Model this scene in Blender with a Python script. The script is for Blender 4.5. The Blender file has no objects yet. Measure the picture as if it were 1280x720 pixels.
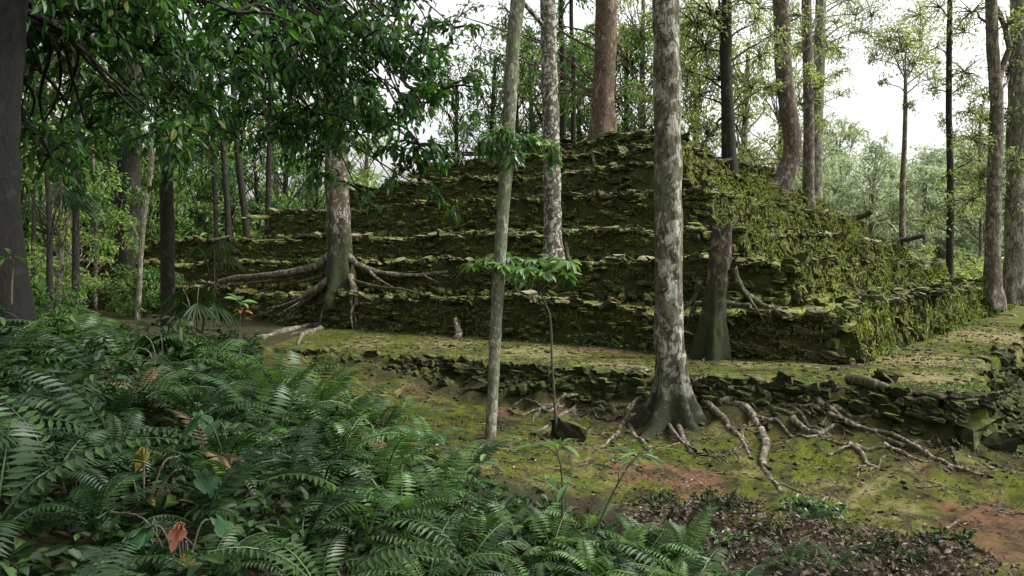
import bpy, math, random
import numpy as np
from mathutils import Vector
rng = np.random.default_rng(7)
random.seed(7)
C = bpy.context.scene.collection
PI = math.pi

# ------------------------------------------------------------------ camera model (used to read places off the photograph)
F_PX, CX, CY, HOR = 1000.0, 640.0, 360.0, 325.0
CAMZ = 1.8
PITCH = math.atan((CY - HOR) / F_PX)
def ray(px, py):
    a = (px - CX) / F_PX; b = -(py - CY) / F_PX
    return np.array([a, math.cos(PITCH) + b * math.sin(PITCH), -math.sin(PITCH) + b * math.cos(PITCH)])
def P(px, py, Y):
    r = ray(px, py); return np.array([0, 0, CAMZ]) + r * (Y / r[1])

# ------------------------------------------------------------------ noise
_perm = rng.random((64, 64, 64))
def vnoise(p, s=1.0, off=0.0):
    q = np.asarray(p, float) * s + off + 1000.0
    i = np.floor(q).astype(int); f = q - i; f = f * f * (3 - 2 * f)
    out = 0
    for a in (0, 1):
        for b in (0, 1):
            for c in (0, 1):
                w = (f[..., 0] if a else 1 - f[..., 0]) * (f[..., 1] if b else 1 - f[..., 1]) * (f[..., 2] if c else 1 - f[..., 2])
                out = out + w * _perm[(i[..., 0] + a) & 63, (i[..., 1] + b) & 63, (i[..., 2] + c) & 63]
    return out * 2 - 1
def fbm(p, s=1.0, o=4, off=0.0):
    r = 0; a = 1; t = 0
    for k in range(o):
        r = r + a * vnoise(p, s * 2 ** k, off + 17.3 * k); t += a; a *= .5
    return r / t
def xyz(x, y, z=0):
    x = np.asarray(x, float); return np.stack([x, np.asarray(y, float) + 0 * x, z + 0 * x], -1)
def sstep(a, b, x):
    t = np.clip((x - a) / (b - a), 0, 1); return t * t * (3 - 2 * t)

# ------------------------------------------------------------------ the lie of the land
FD = np.array([-.819, .574]); SD = np.array([.574, .819])
TIERS = []
for (s, z, tf, tr, bat) in ((0, .95, 32, 26, .16), (1.25, 1.72, 30, 24.5, .16), (3.0, 2.55, 23.5, 22, .22), (4.2, 3.5, 16.5, 18, .3),
                            (5.1, 4.3, 12.5, 14, .28), (5.9, 5.0, 9.0, 9.5, .26), (6.6, 5.5, 6.0, 4.0, .2)):
    Fc = np.array([5.72, 13.9]) + s * (FD + SD)
    L = Fc + FD * tf; R = Fc + SD * tr; B = L + SD * tr
    if s == 0: R = np.array([19.6, 31.6]); L = L + np.array([0, .6])
    TIERS.append(dict(q=[Fc, R, B, L], z=z, bat=bat))
EDGE = np.array([(-60, 34), (-14, 20.2), (-4.5, 15.9), (-2, 14.6), (0, 13.7), (2.3, 12.5), (4.2, 11.65), (5.7, 10.75), (6.15, 10.75), (6.6, 11.3), (8, 13.3), (10.2, 16.2), (14, 21.5), (60, 82)], float)
def edge_dist(x, y):
    """signed distance to the terrace edge, + on the terrace"""
    p = np.stack([x, y], -1); best = np.full(x.shape, 1e9); sg = np.ones(x.shape)
    for a, b in zip(EDGE[:-1], EDGE[1:]):
        d = b - a; t = np.clip(((p - a) @ d) / (d @ d), 0, 1)
        v = p - (a + t[..., None] * d); dd = np.hypot(v[..., 0], v[..., 1])
        cr = d[0] * (p[..., 1] - a[1]) - d[1] * (p[..., 0] - a[0])
        m = dd < best; best = np.where(m, dd, best); sg = np.where(m, np.sign(cr), sg)
    return best * sg
def low(x, y):
    bank = np.interp(x, [-9, -4.6, -2.5, -1.3, 0, 1, 2.2, 4, 7], [1.0, .8, .4, -.0, -.5, -.72, -.9, -1.02, -1.05])
    back = np.interp(x, [-9, -4.6, -2.6, -1, 1, 6], [.1, .05, -.3, -.62, -.66, -.72])
    h = bank + (back - bank) * sstep(7.6, 10.8, y)
    return h
def ground(x, y):
    x = np.asarray(x, float); y = np.asarray(y, float)
    x, y = np.broadcast_arrays(x, y)
    p = xyz(x, y)
    e = edge_dist(x + .25 * vnoise(p, .9), y + .25 * vnoise(p, .9, 40))
    wd = np.interp(x, [-3, 0, 3.5, 5.2, 6], [1.0, .9, 1.1, .9, .25])
    k = .38 * sstep(-.17, -.02, e) + .62 * sstep(-1, 0, (e - .05) / wd)
    k = np.where(x > 7, sstep(-1, 0, (e - .05) / wd), k)
    h = low(x, y) * (1 - k) + 0.0 * k
    near = np.exp(-((np.hypot(x, y - 10)) / 60) ** 2)
    h = h + near * (.06 * fbm(p, .55, 3) + .05 * fbm(p, 2.2, 3, 9) * (1 - .45 * k)) + (1 - k) * .05 * fbm(p, 1.3, 3, 77)
    # lumpy slope under the terrace edge
    h = h + (.24 * fbm(p, 1.5, 4, 31) + .07 * vnoise(p, 4.5, 3)) * np.exp(-((e + .55) / .65) ** 2) * (y > 8)
    h = h + (1 - k) * (.05 * np.abs(vnoise(p, 2.7, 13)) + .02 * vnoise(p, 7, 4)) * near
    h = h + .4 * vnoise(p, .03) * (1 - near) * 2
    return h
def inquad(x, y, q):
    r = np.ones(np.shape(x), bool)
    for i in range(4):
        a, b = q[i], q[(i + 1) % 4]
        r &= ((b[0] - a[0]) * (y - a[1]) - (b[1] - a[1]) * (x - a[0])) > 0
    return r
_ccw = inquad(np.array([5.]), np.array([22.]), TIERS[0]['q'])[0]
for t in TIERS:
    if not _ccw: t['q'] = t['q'][::-1]
def H(x, y):
    x = np.atleast_1d(np.asarray(x, float)); y = np.atleast_1d(np.asarray(y, float))
    h = ground(x, y)
    for t in TIERS:
        h = np.where(inquad(x, y, t['q']), np.maximum(h, t['z']), h)
    return h
def surf(px, py, lo=3.0, hi=60.0):
    r = ray(px, py); Y = np.arange(lo, hi, .04); pts = np.array([0, 0, CAMZ]) + r * (Y / r[1])[:, None]
    hh = H(pts[:, 0], pts[:, 1]); m = np.nonzero(pts[:, 2] < hh)[0]
    return pts[m[0]] if len(m) else pts[-1]

# ------------------------------------------------------------------ mesh collector
class MB:
    def __init__(s): s.v = []; s.f4 = []; s.f3 = []; s.a = []; s.n = 0; s.m4 = []; s.m3 = []; s.mi = 0
    def add(s, v, f4=None, f3=None, a=None):
        v = np.asarray(v, float).reshape(-1, 3); s.v.append(v)
        s.a.append(np.full(len(v), .5) if a is None else np.broadcast_to(np.asarray(a, float), (len(v),)))
        if f4 is not None: s.f4.append(np.asarray(f4, int).reshape(-1, 4) + s.n); s.m4.append(np.full(len(s.f4[-1]), s.mi))
        if f3 is not None: s.f3.append(np.asarray(f3, int).reshape(-1, 3) + s.n); s.m3.append(np.full(len(s.f3[-1]), s.mi))
        s.n += len(v)
    def mesh(s, name, mat, origin=(0, 0, 0), smooth=True):
        me = bpy.data.meshes.new(name)
        v = np.concatenate(s.v) - np.asarray(origin, float)
        f4 = np.concatenate(s.f4) if s.f4 else np.zeros((0, 4), int); f3 = np.concatenate(s.f3) if s.f3 else np.zeros((0, 3), int)
        me.vertices.add(len(v)); me.vertices.foreach_set('co', v.astype(np.float32).ravel())
        li = np.concatenate([f4.ravel(), f3.ravel()]).astype(np.int32)
        me.loops.add(len(li)); me.loops.foreach_set('vertex_index', li)
        st = np.concatenate([np.arange(len(f4)) * 4, len(f4) * 4 + np.arange(len(f3)) * 3]).astype(np.int32)
        me.polygons.add(len(st)); me.polygons.foreach_set('loop_start', st)
        try: me.polygons.foreach_set('loop_total', np.concatenate([np.full(len(f4), 4), np.full(len(f3), 3)]).astype(np.int32))
        except Exception: pass
        me.polygons.foreach_set('use_smooth', np.full(len(st), smooth))
        at = me.attributes.new('v', 'FLOAT', 'POINT'); at.data.foreach_set('value', np.concatenate(s.a).astype(np.float32))
        me.update(calc_edges=True); me.validate()
        for mm_ in (mat if isinstance(mat, (list, tuple)) else [mat]): me.materials.append(mm_)
        if isinstance(mat, (list, tuple)): me.polygons.foreach_set('material_index', np.concatenate(s.m4 + s.m3).astype(np.int32))
        return me
    def obj(s, name, mat, parent=None, smooth=True):
        o0 = tuple(parent.location) if parent is not None else (0, 0, 0)
        if parent is not None and parent.parent is not None:
            o0 = tuple(np.array(o0) + np.array(parent.parent.location))
        o = bpy.data.objects.new(name, s.mesh(name, mat, o0, smooth)); C.objects.link(o)
        if parent is not None: o.parent = parent
        return o
def tag(o, label=None, cat=None, group=None, kind=None):
    if label: o['label'] = label
    if cat: o['category'] = cat
    if group: o['group'] = group
    if kind: o['kind'] = kind
    return o
def empty(name, loc, label, cat, group=None):
    o = bpy.data.objects.new(name, None); C.objects.link(o); o.location = [float(c) for c in loc]; o.empty_display_size = .2
    return tag(o, label, cat, group)
def copy_tree(o, parent=None):
    c = o.copy(); C.objects.link(c); c.parent = parent
    for ch in list(o.children): copy_tree(ch, c)
    return c

# shapes --------------------------------------------------------------
def norm(v): return v / np.maximum(np.linalg.norm(v, axis=-1, keepdims=True), 1e-9)
def spline(pts, n):
    pts = np.asarray(pts, float); k = len(pts)
    if k == 2: t = np.linspace(0, 1, n)[:, None]; return pts[0] * (1 - t) + pts[1] * t
    ext = np.vstack([2 * pts[0] - pts[1], pts, 2 * pts[-1] - pts[-2]])
    u = np.linspace(0, k - 1 - 1e-6, n); i = u.astype(int); f = (u - i)[:, None]
    a, b, c, d = ext[i], ext[i + 1], ext[i + 2], ext[i + 3]
    return .5 * (2 * b + (c - a) * f + (2 * a - 5 * b + 4 * c - d) * f ** 2 + (3 * b - a - 3 * c + d) * f ** 3)
def tube(mb, path, rad, sides=8, rough=0.0, flare=None, seed=0, cap=True, rs=3.0):
    path = np.asarray(path, float); n = len(path); rad = np.broadcast_to(np.asarray(rad, float), (n,))
    tan = norm(np.gradient(path, axis=0))
    ref = np.array([1., 0, 0]) if abs(tan[0][2]) > .7 else np.array([0, 0, 1.])
    u = norm(np.cross(tan, ref)); w = np.cross(tan, u)
    th = np.linspace(0, 2 * PI, sides, endpoint=False)
    dirs = np.cos(th)[None, :, None] * u[:, None, :] + np.sin(th)[None, :, None] * w[:, None, :]
    R = np.repeat(rad[:, None], sides, 1)
    if flare is not None: R = R * flare(np.arange(n) / (n - 1), th, path)
    V = path[:, None, :] + dirs * R[..., None]
    if rough: V = V + dirs * (R * rough * fbm(V * np.array([1, 1, .5]), rs / max(rad.max(), .03) * .35, 3, seed))[..., None]
    if rough and sides > 15: V = V + dirs * (R * rough * .45 * fbm(V * np.array([1, 1, .35]), 14, 3, seed + 5))[..., None]
    V = V.reshape(-1, 3)
    i = np.arange(n - 1)[:, None] * sides; j = np.arange(sides)[None]; j2 = (j + 1) % sides
    f = np.stack([i + j, i + j2, i + sides + j2, i + sides + j], -1).reshape(-1, 4)
    f3 = []
    if cap:
        V = np.vstack([V, path[-1] + tan[-1] * rad[-1] * .4]); l = len(V) - 1; b = (n - 1) * sides
        f3 = [(b + k, b + (k + 1) % sides, l) for k in range(sides)]
    mb.add(V, f, f3 if cap else None, a=rng.random())
def leaves(mb, pos, dirn, nrm, ln, wd, a=None, fold=.25, full=False):
    """leaf blades: pos base, dirn long axis, nrm up"""
    n = len(pos); dirn = norm(dirn); side = norm(np.cross(dirn, nrm)); up = np.cross(side, dirn)
    ln = np.broadcast_to(ln, (n,))[:, None]; wd = np.broadcast_to(wd, (n,))[:, None]
    if a is None: a = rng.random(n)
    if not full:
        v = np.stack([pos, pos + dirn * ln * .42 + side * wd * .5 + up * wd * fold, pos + dirn * ln - up * ln * .08, pos + dirn * ln * .42 - side * wd * .5 + up * wd * fold], 1)
        b = np.arange(n)[:, None] * 4
        f3 = np.concatenate([b + [0, 1, 2], b + [0, 2, 3]], 0)
        mb.add(v, None, f3, a=np.repeat(a, 4))
    else:
        s = np.array([0, .22, .5, .78, 1.0]); wp = np.array([0, .8, 1.0, .62, 0]); dr = -s ** 2 * .22
        mid = pos[:, None] + dirn[:, None] * ln[:, None] * s[None, :, None] + up[:, None] * ln[:, None] * dr[None, :, None]
        lf = mid[:, 1:4] + side[:, None] * (wd * .5)[:, None] * wp[None, 1:4, None] + up[:, None] * (wd * fold)[:, None] * wp[None, 1:4, None]
        rt = mid[:, 1:4] - side[:, None] * (wd * .5)[:, None] * wp[None, 1:4, None] + up[:, None] * (wd * fold)[:, None] * wp[None, 1:4, None]
        v = np.concatenate([mid, lf, rt], 1)           # 0-4 mid, 5-7 left, 8-10 right
        b = np.arange(n)[:, None] * 11
        f3 = np.concatenate([b + [0, 1, 5], b + [0, 8, 1], b + [7, 3, 4], b + [3, 10, 4]], 0)
        f4 = np.concatenate([b + [5, 1, 2, 6], b + [6, 2, 3, 7], b + [1, 8, 9, 2], b + [2, 9, 10, 3]], 0)
        mb.add(v, f4, f3, a=np.repeat(a, 11))
def rsph(n):
    v = rng.normal(size=(n, 3)); return norm(v)
# rounded stone template
def _tmpl():
    idx = {}; vs = []; fs = []
    def vid(p):
        k = tuple(np.round(p, 3))
        if k not in idx: idx[k] = len(vs); vs.append(p)
        return idx[k]
    for ax in range(3):
        for sg in (-1, 1):
            for i in range(3):
                for j in range(3):
                    q = []
                    for (di, dj) in ((0, 0), (1, 0), (1, 1), (0, 1)):
                        p = np.zeros(3); p[ax] = sg; p[(ax + 1) % 3] = -1 + (i + di) * 2 / 3; p[(ax + 2) % 3] = -1 + (j + dj) * 2 / 3
                        q.append(vid(p))
                    fs.append(q if sg > 0 else q[::-1])
    v = np.array(vs); l = np.linalg.norm(v, axis=1, keepdims=True); v = .66 * v + .34 * v / l * 1.25
    return v, np.array(fs)
ST_V, ST_F = _tmpl()
def stones(mb, pos, size, yaw, tilt=.15, jit=.16):
    n = len(pos); m = len(ST_V)
    v = ST_V[None] * (1 + jit * rng.normal(size=(n, m, 1)) * .6) + jit * .6 * rng.normal(size=(n, m, 3))
    sh = rng.normal(size=(n, 1, 3)) * .15; v = v + v[:, :, [1, 2, 0]] * sh
    v = v * np.asarray(size)[:, None, :] * .5
    cy, sy = np.cos(yaw), np.sin(yaw); rx = rng.normal(size=n) * tilt; ry = rng.normal(size=n) * tilt
    c, s = np.cos(rx)[:, None], np.sin(rx)[:, None]; y = v[..., 1] * c - v[..., 2] * s; z = v[..., 1] * s + v[..., 2] * c
    c, s = np.cos(ry)[:, None], np.sin(ry)[:, None]; x = v[..., 0] * c + z * s; z = -v[..., 0] * s + z * c
    X = x * cy[:, None] - y * sy[:, None]; Y = x * sy[:, None] + y * cy[:, None]
    v = np.stack([X, Y, z], -1) + np.asarray(pos)[:, None, :]
    f = (ST_F[None] + (np.arange(n) * m)[:, None, None]).reshape(-1, 4)
    mb.add(v, f, a=np.repeat(rng.random(n), m))

# ------------------------------------------------------------------ materials
def mat(name):
    m = bpy.data.materials.new(name); m.use_nodes = True; nt = m.node_tree; nt.nodes.clear(); return m, nt
def N(nt, t, **k):
    n = nt.nodes.new(t)
    for a, b in k.items():
        if hasattr(n, a): setattr(n, a, b)
        else: n.inputs[a].default_value = b
    return n
def ramp(nt, fac, stops, interp='LINEAR'):
    r = N(nt, 'ShaderNodeValToRGB'); r.color_ramp.interpolation = interp
    e = r.color_ramp.elements
    while len(e) < len(stops): e.new(.5)
    for el, (p, c) in zip(e, stops): el.position = p; el.color = (*c, 1) if len(c) == 3 else c
    nt.links.new(fac, r.inputs[0]); return r.outputs[0]
def noise(nt, vec, scale, detail=6, rough=.6, dist=0.):
    n = N(nt, 'ShaderNodeTexNoise'); n.inputs['Scale'].default_value = scale; n.inputs['Detail'].default_value = detail
    n.inputs['Roughness'].default_value = rough; n.inputs['Distortion'].default_value = dist
    nt.links.new(vec, n.inputs['Vector']); return n.outputs['Fac']
def mix(nt, fac, a, b, bt='MIX'):
    m = N(nt, 'ShaderNodeMix'); m.data_type = 'RGBA'; m.blend_type = bt
    for s, x in ((0, fac), (6, a), (7, b)):
        if isinstance(x, (int, float)): m.inputs[s].default_value = x
        elif isinstance(x, tuple): m.inputs[s].default_value = (*x, 1)
        else: nt.links.new(x, m.inputs[s])
    return m.outputs[2]
def mth(nt, op, a, b=None, c=None):
    m = N(nt, 'ShaderNodeMath'); m.operation = op
    for i, x in enumerate((a, b, c)):
        if x is None: continue
        if isinstance(x, (int, float)): m.inputs[i].default_value = x
        else: nt.links.new(x, m.inputs[i])
    return m.outputs[0]
def pos(nt, sc=(1, 1, 1)):
    g = N(nt, 'ShaderNodeNewGeometry')
    if sc == (1, 1, 1): return g.outputs['Position']
    m = N(nt, 'ShaderNodeVectorMath'); m.operation = 'MULTIPLY'; m.inputs[1].default_value = sc
    nt.links.new(g.outputs['Position'], m.inputs[0]); return m.outputs[0]
def attr(nt, name):
    a = N(nt, 'ShaderNodeAttribute'); a.attribute_name = name; return a.outputs['Fac']
def nz(nt):
    g = N(nt, 'ShaderNodeNewGeometry'); s = N(nt, 'ShaderNodeSeparateXYZ'); nt.links.new(g.outputs['Normal'], s.inputs[0]); return s.outputs
def finish(nt, col, rough=.9, height=None, bstr=.5, bdist=.03, spec=.25):
    p = N(nt, 'ShaderNodeBsdfPrincipled'); nt.links.new(col, p.inputs['Base Color'])
    if isinstance(rough, (int, float)): p.inputs['Roughness'].default_value = rough
    else: nt.links.new(rough, p.inputs['Roughness'])
    p.inputs['Specular IOR Level'].default_value = spec
    if height is not None:
        b = N(nt, 'ShaderNodeBump'); b.inputs['Strength'].default_value = bstr; b.inputs['Distance'].default_value = bdist
        nt.links.new(height, b.inputs['Height']); nt.links.new(b.outputs[0], p.inputs['Normal'])
    o = N(nt, 'ShaderNodeOutputMaterial'); nt.links.new(p.outputs[0], o.inputs[0]); return p
def m_leaf(name, stops, trans=.35, rough=.42, spec=.5, big=1.1, tint=(1.4, 1.6, .7)):
    m, nt = mat(name)
    if name.startswith('fern') or name in ('undergrowth_leaf', 'canopy_leaf'): stops = [(p_, tuple(q_ * .74 for q_ in c_)) for p_, c_ in stops]; spec = spec * .7  # leaf colours and gloss lowered to stand in for missing shade
    c = ramp(nt, attr(nt, 'v'), stops)
    n = noise(nt, pos(nt), big, 3)
    c = mix(nt, 1.0, c, ramp(nt, n, [(.3, (.55, .6, .6)), (.7, (1.35, 1.25, 1.15))]), 'MULTIPLY')
    p = N(nt, 'ShaderNodeBsdfPrincipled'); nt.links.new(c, p.inputs['Base Color'])
    p.inputs['Roughness'].default_value = rough; p.inputs['Specular IOR Level'].default_value = spec
    t = N(nt, 'ShaderNodeBsdfTranslucent'); c2 = mix(nt, 1.0, c, tint, 'MULTIPLY'); nt.links.new(c2, t.inputs['Color'])
    x = N(nt, 'ShaderNodeMixShader'); x.inputs[0].default_value = trans
    nt.links.new(p.outputs[0], x.inputs[1]); nt.links.new(t.outputs[0], x.inputs[2])
    o = N(nt, 'ShaderNodeOutputMaterial'); nt.links.new(x.outputs[0], o.inputs[0]); return m
def m_bark(name, dark, mid, pale, pale_amt=.5, scale=1.0, moss=(.03, .045, .015), moss_h=None, st=.6, sd=0.0):
    m, nt = mat(name)
    off = N(nt, 'ShaderNodeVectorMath'); off.operation = 'ADD'; off.inputs[1].default_value = (sd, sd * 1.7, sd * .3); nt.links.new(pos(nt, (1, 1, st)), off.inputs[0]); v = off.outputs[0]; n1 = noise(nt, v, 11 * scale, 8, .72, .6); n2 = noise(nt, v, 5.5 * scale, 5, .6, .8); n3 = noise(nt, pos(nt, (1, 1, .22)), 38 * scale, 5, .7)
    c = mix(nt, ramp(nt, n1, [(.38, (0, 0, 0)), (.6, (1, 1, 1))]), dark, mid)
    k = ramp(nt, n2, [(pale_amt - .01, (0, 0, 0)), (pale_amt + .03, (1, 1, 1))])
    k2 = ramp(nt, n1, [(.42, (0, 0, 0)), (.5, (1, 1, 1))])
    kk = mth(nt, 'MULTIPLY', k, k2)
    c = mix(nt, kk, c, pale)
    c = mix(nt, ramp(nt, n3, [(.38, (0, 0, 0)), (.52, (1, 1, 1))]), mix(nt, .75, c, (.008, .007, .005)), c)
    c = mix(nt, ramp(nt, noise(nt, v, 1.6 * scale, 4), [(.5, (0, 0, 0)), (.68, (.55, .55, .55))]), c, (mid[0] * .55, mid[1] * .75, mid[2] * .4))
    if moss_h is not None:
        g = N(nt, 'ShaderNodeSeparateXYZ'); nt.links.new(pos(nt), g.inputs[0])
        hh = mth(nt, 'ADD', g.outputs[2], mth(nt, 'MULTIPLY', mth(nt, 'SUBTRACT', n2, .5), 2.2))
        k = N(nt, 'ShaderNodeMapRange'); k.inputs[1].default_value = moss_h; k.inputs[2].default_value = moss_h + 1.1; k.inputs[3].default_value = .92; k.inputs[4].default_value = 0
        nt.links.new(hh, k.inputs[0]); c = mix(nt, k.outputs[0], c, moss)
    h = mth(nt, 'ADD', n1, mth(nt, 'MULTIPLY', n3, .6))
    finish(nt, c, .92, h, .8, .04 / scale); return m
def m_stone(name, stone, moss, top, dust_amt=.5, litgreen=None):
    m, nt = mat(name)
    v = pos(nt); n1 = noise(nt, v, 2.2, 7, .65); n2 = noise(nt, v, 11, 8, .7); n3 = noise(nt, v, 60, 4, .7); n0 = noise(nt, v, .45, 4)
    s = nz(nt)
    c = mix(nt, ramp(nt, n2, [(.35, (0, 0, 0)), (.65, (1, 1, 1))]), tuple(x * .4 for x in stone), stone)
    c = mix(nt, mth(nt, 'MULTIPLY', attr(nt, 'v'), .7), c, tuple(x * .35 for x in stone))
    mo = mix(nt, n2, tuple(x * .35 for x in moss), moss)
    c = mix(nt, ramp(nt, mth(nt, 'ADD', mth(nt, 'MULTIPLY', n1, .6), mth(nt, 'MULTIPLY', n2, .4)), [(.38, (0, 0, 0)), (.52, (.95, .95, .95))]), c, mo)
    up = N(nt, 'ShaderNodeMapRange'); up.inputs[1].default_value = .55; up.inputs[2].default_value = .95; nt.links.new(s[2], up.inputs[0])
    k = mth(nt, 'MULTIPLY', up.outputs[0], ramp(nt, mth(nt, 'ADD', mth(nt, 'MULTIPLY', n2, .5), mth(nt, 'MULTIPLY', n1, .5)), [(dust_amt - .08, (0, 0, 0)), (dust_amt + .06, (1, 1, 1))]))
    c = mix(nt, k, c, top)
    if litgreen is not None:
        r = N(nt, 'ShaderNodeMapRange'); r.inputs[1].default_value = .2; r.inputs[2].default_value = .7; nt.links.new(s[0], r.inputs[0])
        c = mix(nt, mth(nt, 'MULTIPLY', r.outputs[0], ramp(nt, n2, [(.4, (0, 0, 0)), (.58, (.9, .9, .9))])), c, litgreen)  # sunlit look of right-hand faces put into the stone colour
    c = mix(nt, 1., c, ramp(nt, n0, [(.35, (.7, .7, .7)), (.65, (1.2, 1.15, 1.1))]), 'MULTIPLY')
    n8 = noise(nt, v, 1.1, 5, .6, .5); c = mix(nt, ramp(nt, n8, [(.54, (0, 0, 0)), (.66, (.6, .6, .6))]), c, mix(nt, n2, (.03, .022, .012), (.09, .068, .038)))
    finish(nt, c, .95, mth(nt, 'ADD', n2, mth(nt, 'MULTIPLY', n3, .35)), .9, .05, .15); return m

M = {}
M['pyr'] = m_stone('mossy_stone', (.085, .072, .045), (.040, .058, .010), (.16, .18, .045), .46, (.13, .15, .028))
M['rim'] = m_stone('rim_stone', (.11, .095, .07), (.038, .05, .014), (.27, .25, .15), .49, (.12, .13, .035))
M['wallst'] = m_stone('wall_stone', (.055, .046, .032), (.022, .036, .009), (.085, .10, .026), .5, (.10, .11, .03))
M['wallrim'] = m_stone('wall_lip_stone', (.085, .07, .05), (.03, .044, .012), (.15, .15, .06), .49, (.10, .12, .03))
M['ledge'] = m_stone('ledge_soil', (.07, .055, .035), (.05, .055, .016), (.13, .125, .045), .48)
M['hang'] = m_leaf('hanging_moss', [(0, (.032, .042, .008)), (.5, (.11, .14, .022)), (1, (.28, .30, .06))], .2, .8, .15)
M['canopy'] = m_leaf('canopy_leaf', [(0, (.014, .048, .012)), (.6, (.040, .12, .026)), (.93, (.09, .20, .04)), (1, (.19, .20, .03))], .48, .36, .6)
M['glossy'] = m_leaf('glossy_leaf', [(0, (.04, .09, .03)), (.7, (.085, .17, .05)), (1, (.16, .26, .08))], .35, .3, .65)
M['mid'] = m_leaf('forest_leaf', [(0, (.02, .055, .015)), (.6, (.05, .12, .028)), (1, (.13, .21, .05))], .4, .5, .4, .3)
M['lime'] = m_leaf('sunlit_leaf', [(0, (.08, .15, .05)), (.6, (.18, .27, .09)), (1, (.40, .46, .18))], .55, .5, .3, .3)  # sunlit glow of the back wood put into the leaf colour
M['pale'] = m_leaf('pale_leaf', [(0, (.12, .16, .07)), (.6, (.23, .28, .12)), (1, (.40, .43, .20))], .5, .55, .3, .2, (1.3, 1.4, .8))
M['haze'] = m_leaf('hazy_leaf', [(0, (.22, .28, .19)), (.6, (.34, .41, .27)), (1, (.46, .53, .37))], .45, .8, .1, .08, (1.1, 1.15, 1.0))  # distance haze put into the leaf colour
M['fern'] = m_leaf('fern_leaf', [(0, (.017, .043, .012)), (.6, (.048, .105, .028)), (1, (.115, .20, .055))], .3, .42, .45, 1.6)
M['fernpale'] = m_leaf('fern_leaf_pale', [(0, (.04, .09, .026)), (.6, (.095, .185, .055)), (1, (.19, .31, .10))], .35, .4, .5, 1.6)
M['fernshade'] = m_leaf('fern_leaf_shaded', [(0, (.010, .027, .009)), (.6, (.025, .060, .018)), (1, (.06, .12, .032))], .25, .42, .4, 1.6)  # shade of the lower left thicket put into the fern colour
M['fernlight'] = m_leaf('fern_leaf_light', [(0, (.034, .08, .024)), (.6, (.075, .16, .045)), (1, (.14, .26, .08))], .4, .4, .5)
M['under'] = m_leaf('undergrowth_leaf', [(0, (.007, .019, .005)), (.6, (.021, .048, .013)), (1, (.055, .11, .026))], .3, .5, .3)
M['broad'] = m_leaf('broad_leaf', [(0, (.010, .034, .013)), (1, (.024, .068, .024))], .3, .5, .25, 14)
M['yellow'] = m_leaf('yellow_leaf', [(0, (.10, .09, .015)), (1, (.15, .12, .02))], .3, .5, .3)
M['redleaf'] = m_leaf('red_leaf', [(0, (.16, .055, .03)), (1, (.22, .11, .04))], .35, .45, .4)
M['litter'] = m_leaf('dead_leaf', [(0, (.025, .018, .015)), (.5, (.055, .038, .032)), (.85, (.11, .08, .065)), (1, (.22, .18, .14))], .1, .7, .2)
M['deadfern'] = m_leaf('withered_frond', [(0, (.03, .024, .012)), (1, (.13, .10, .05))], .2, .7, .2)
M['grass'] = m_leaf('grass_blade', [(0, (.035, .06, .02)), (1, (.10, .14, .04))], .35, .5, .3)
M['mosstuft'] = m_leaf('moss_tuft', [(0, (.026, .04, .005)), (1, (.135, .165, .014))], .2, .8, .1)
M['b_big'] = m_bark('bark_mottled', (.035, .03, .02), (.145, .128, .092), (.31, .30, .25), .52, .9, (.014, .018, .007), -.35, .75, 3.)
M['b_white'] = m_bark('bark_white_mottled', (.035, .03, .024), (.11, .095, .07), (.40, .385, .34), .51, 1.5, (.022, .03, .01), 1.1, .9, 11.)
M['b_butt'] = m_bark('bark_buttress', (.03, .024, .016), (.09, .075, .05), (.27, .25, .21), .54, 1.3, (.018, .026, .008), 2.0, .7, 31.)
M['b_slim'] = m_bark('bark_grey_green', (.07, .07, .045), (.14, .145, .095), (.25, .26, .19), .54, 2.4, st=.5, sd=23.)
M['b_red'] = m_bark('bark_red_brown', (.05, .036, .024), (.13, .092, .062), (.20, .155, .11), .56, .8)
M['b_black'] = m_bark('bark_black', (.002, .002, .0015), (.006, .0055, .004), (.014, .014, .010), .6, 1.2)
M['b_dark'] = m_bark('bark_dark', (.008, .007, .005), (.028, .024, .017), (.06, .058, .04), .6, 1.2)
M['b_mid'] = m_bark('bark_brown', (.045, .035, .024), (.12, .095, .068), (.21, .19, .15), .52, 1.0)
M['b_pale'] = m_bark('bark_pale', (.07, .068, .045), (.16, .15, .11), (.27, .26, .2), .5, .8)
M['b_stump'] = m_bark('bark_stump', (.014, .011, .007), (.065, .05, .03), (.13, .11, .07), .54, 1.5, (.018, .026, .008), .75)
M['root'] = m_bark('bark_root', (.035, .028, .018), (.12, .10, .07), (.27, .24, .18), .52, 1.8)
M['rootm'] = m_bark('bark_root_mossy', (.02, .022, .01), (.06, .06, .028), (.18, .16, .10), .55, 1.8)
M['log'] = m_bark('bark_log', (.02, .016, .012), (.06, .05, .04), (.12, .11, .09), .6, 1.5)
M['twig'] = m_bark('twig', (.04, .035, .025), (.09, .08, .06), (.14, .13, .1), .6, 2)

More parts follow.
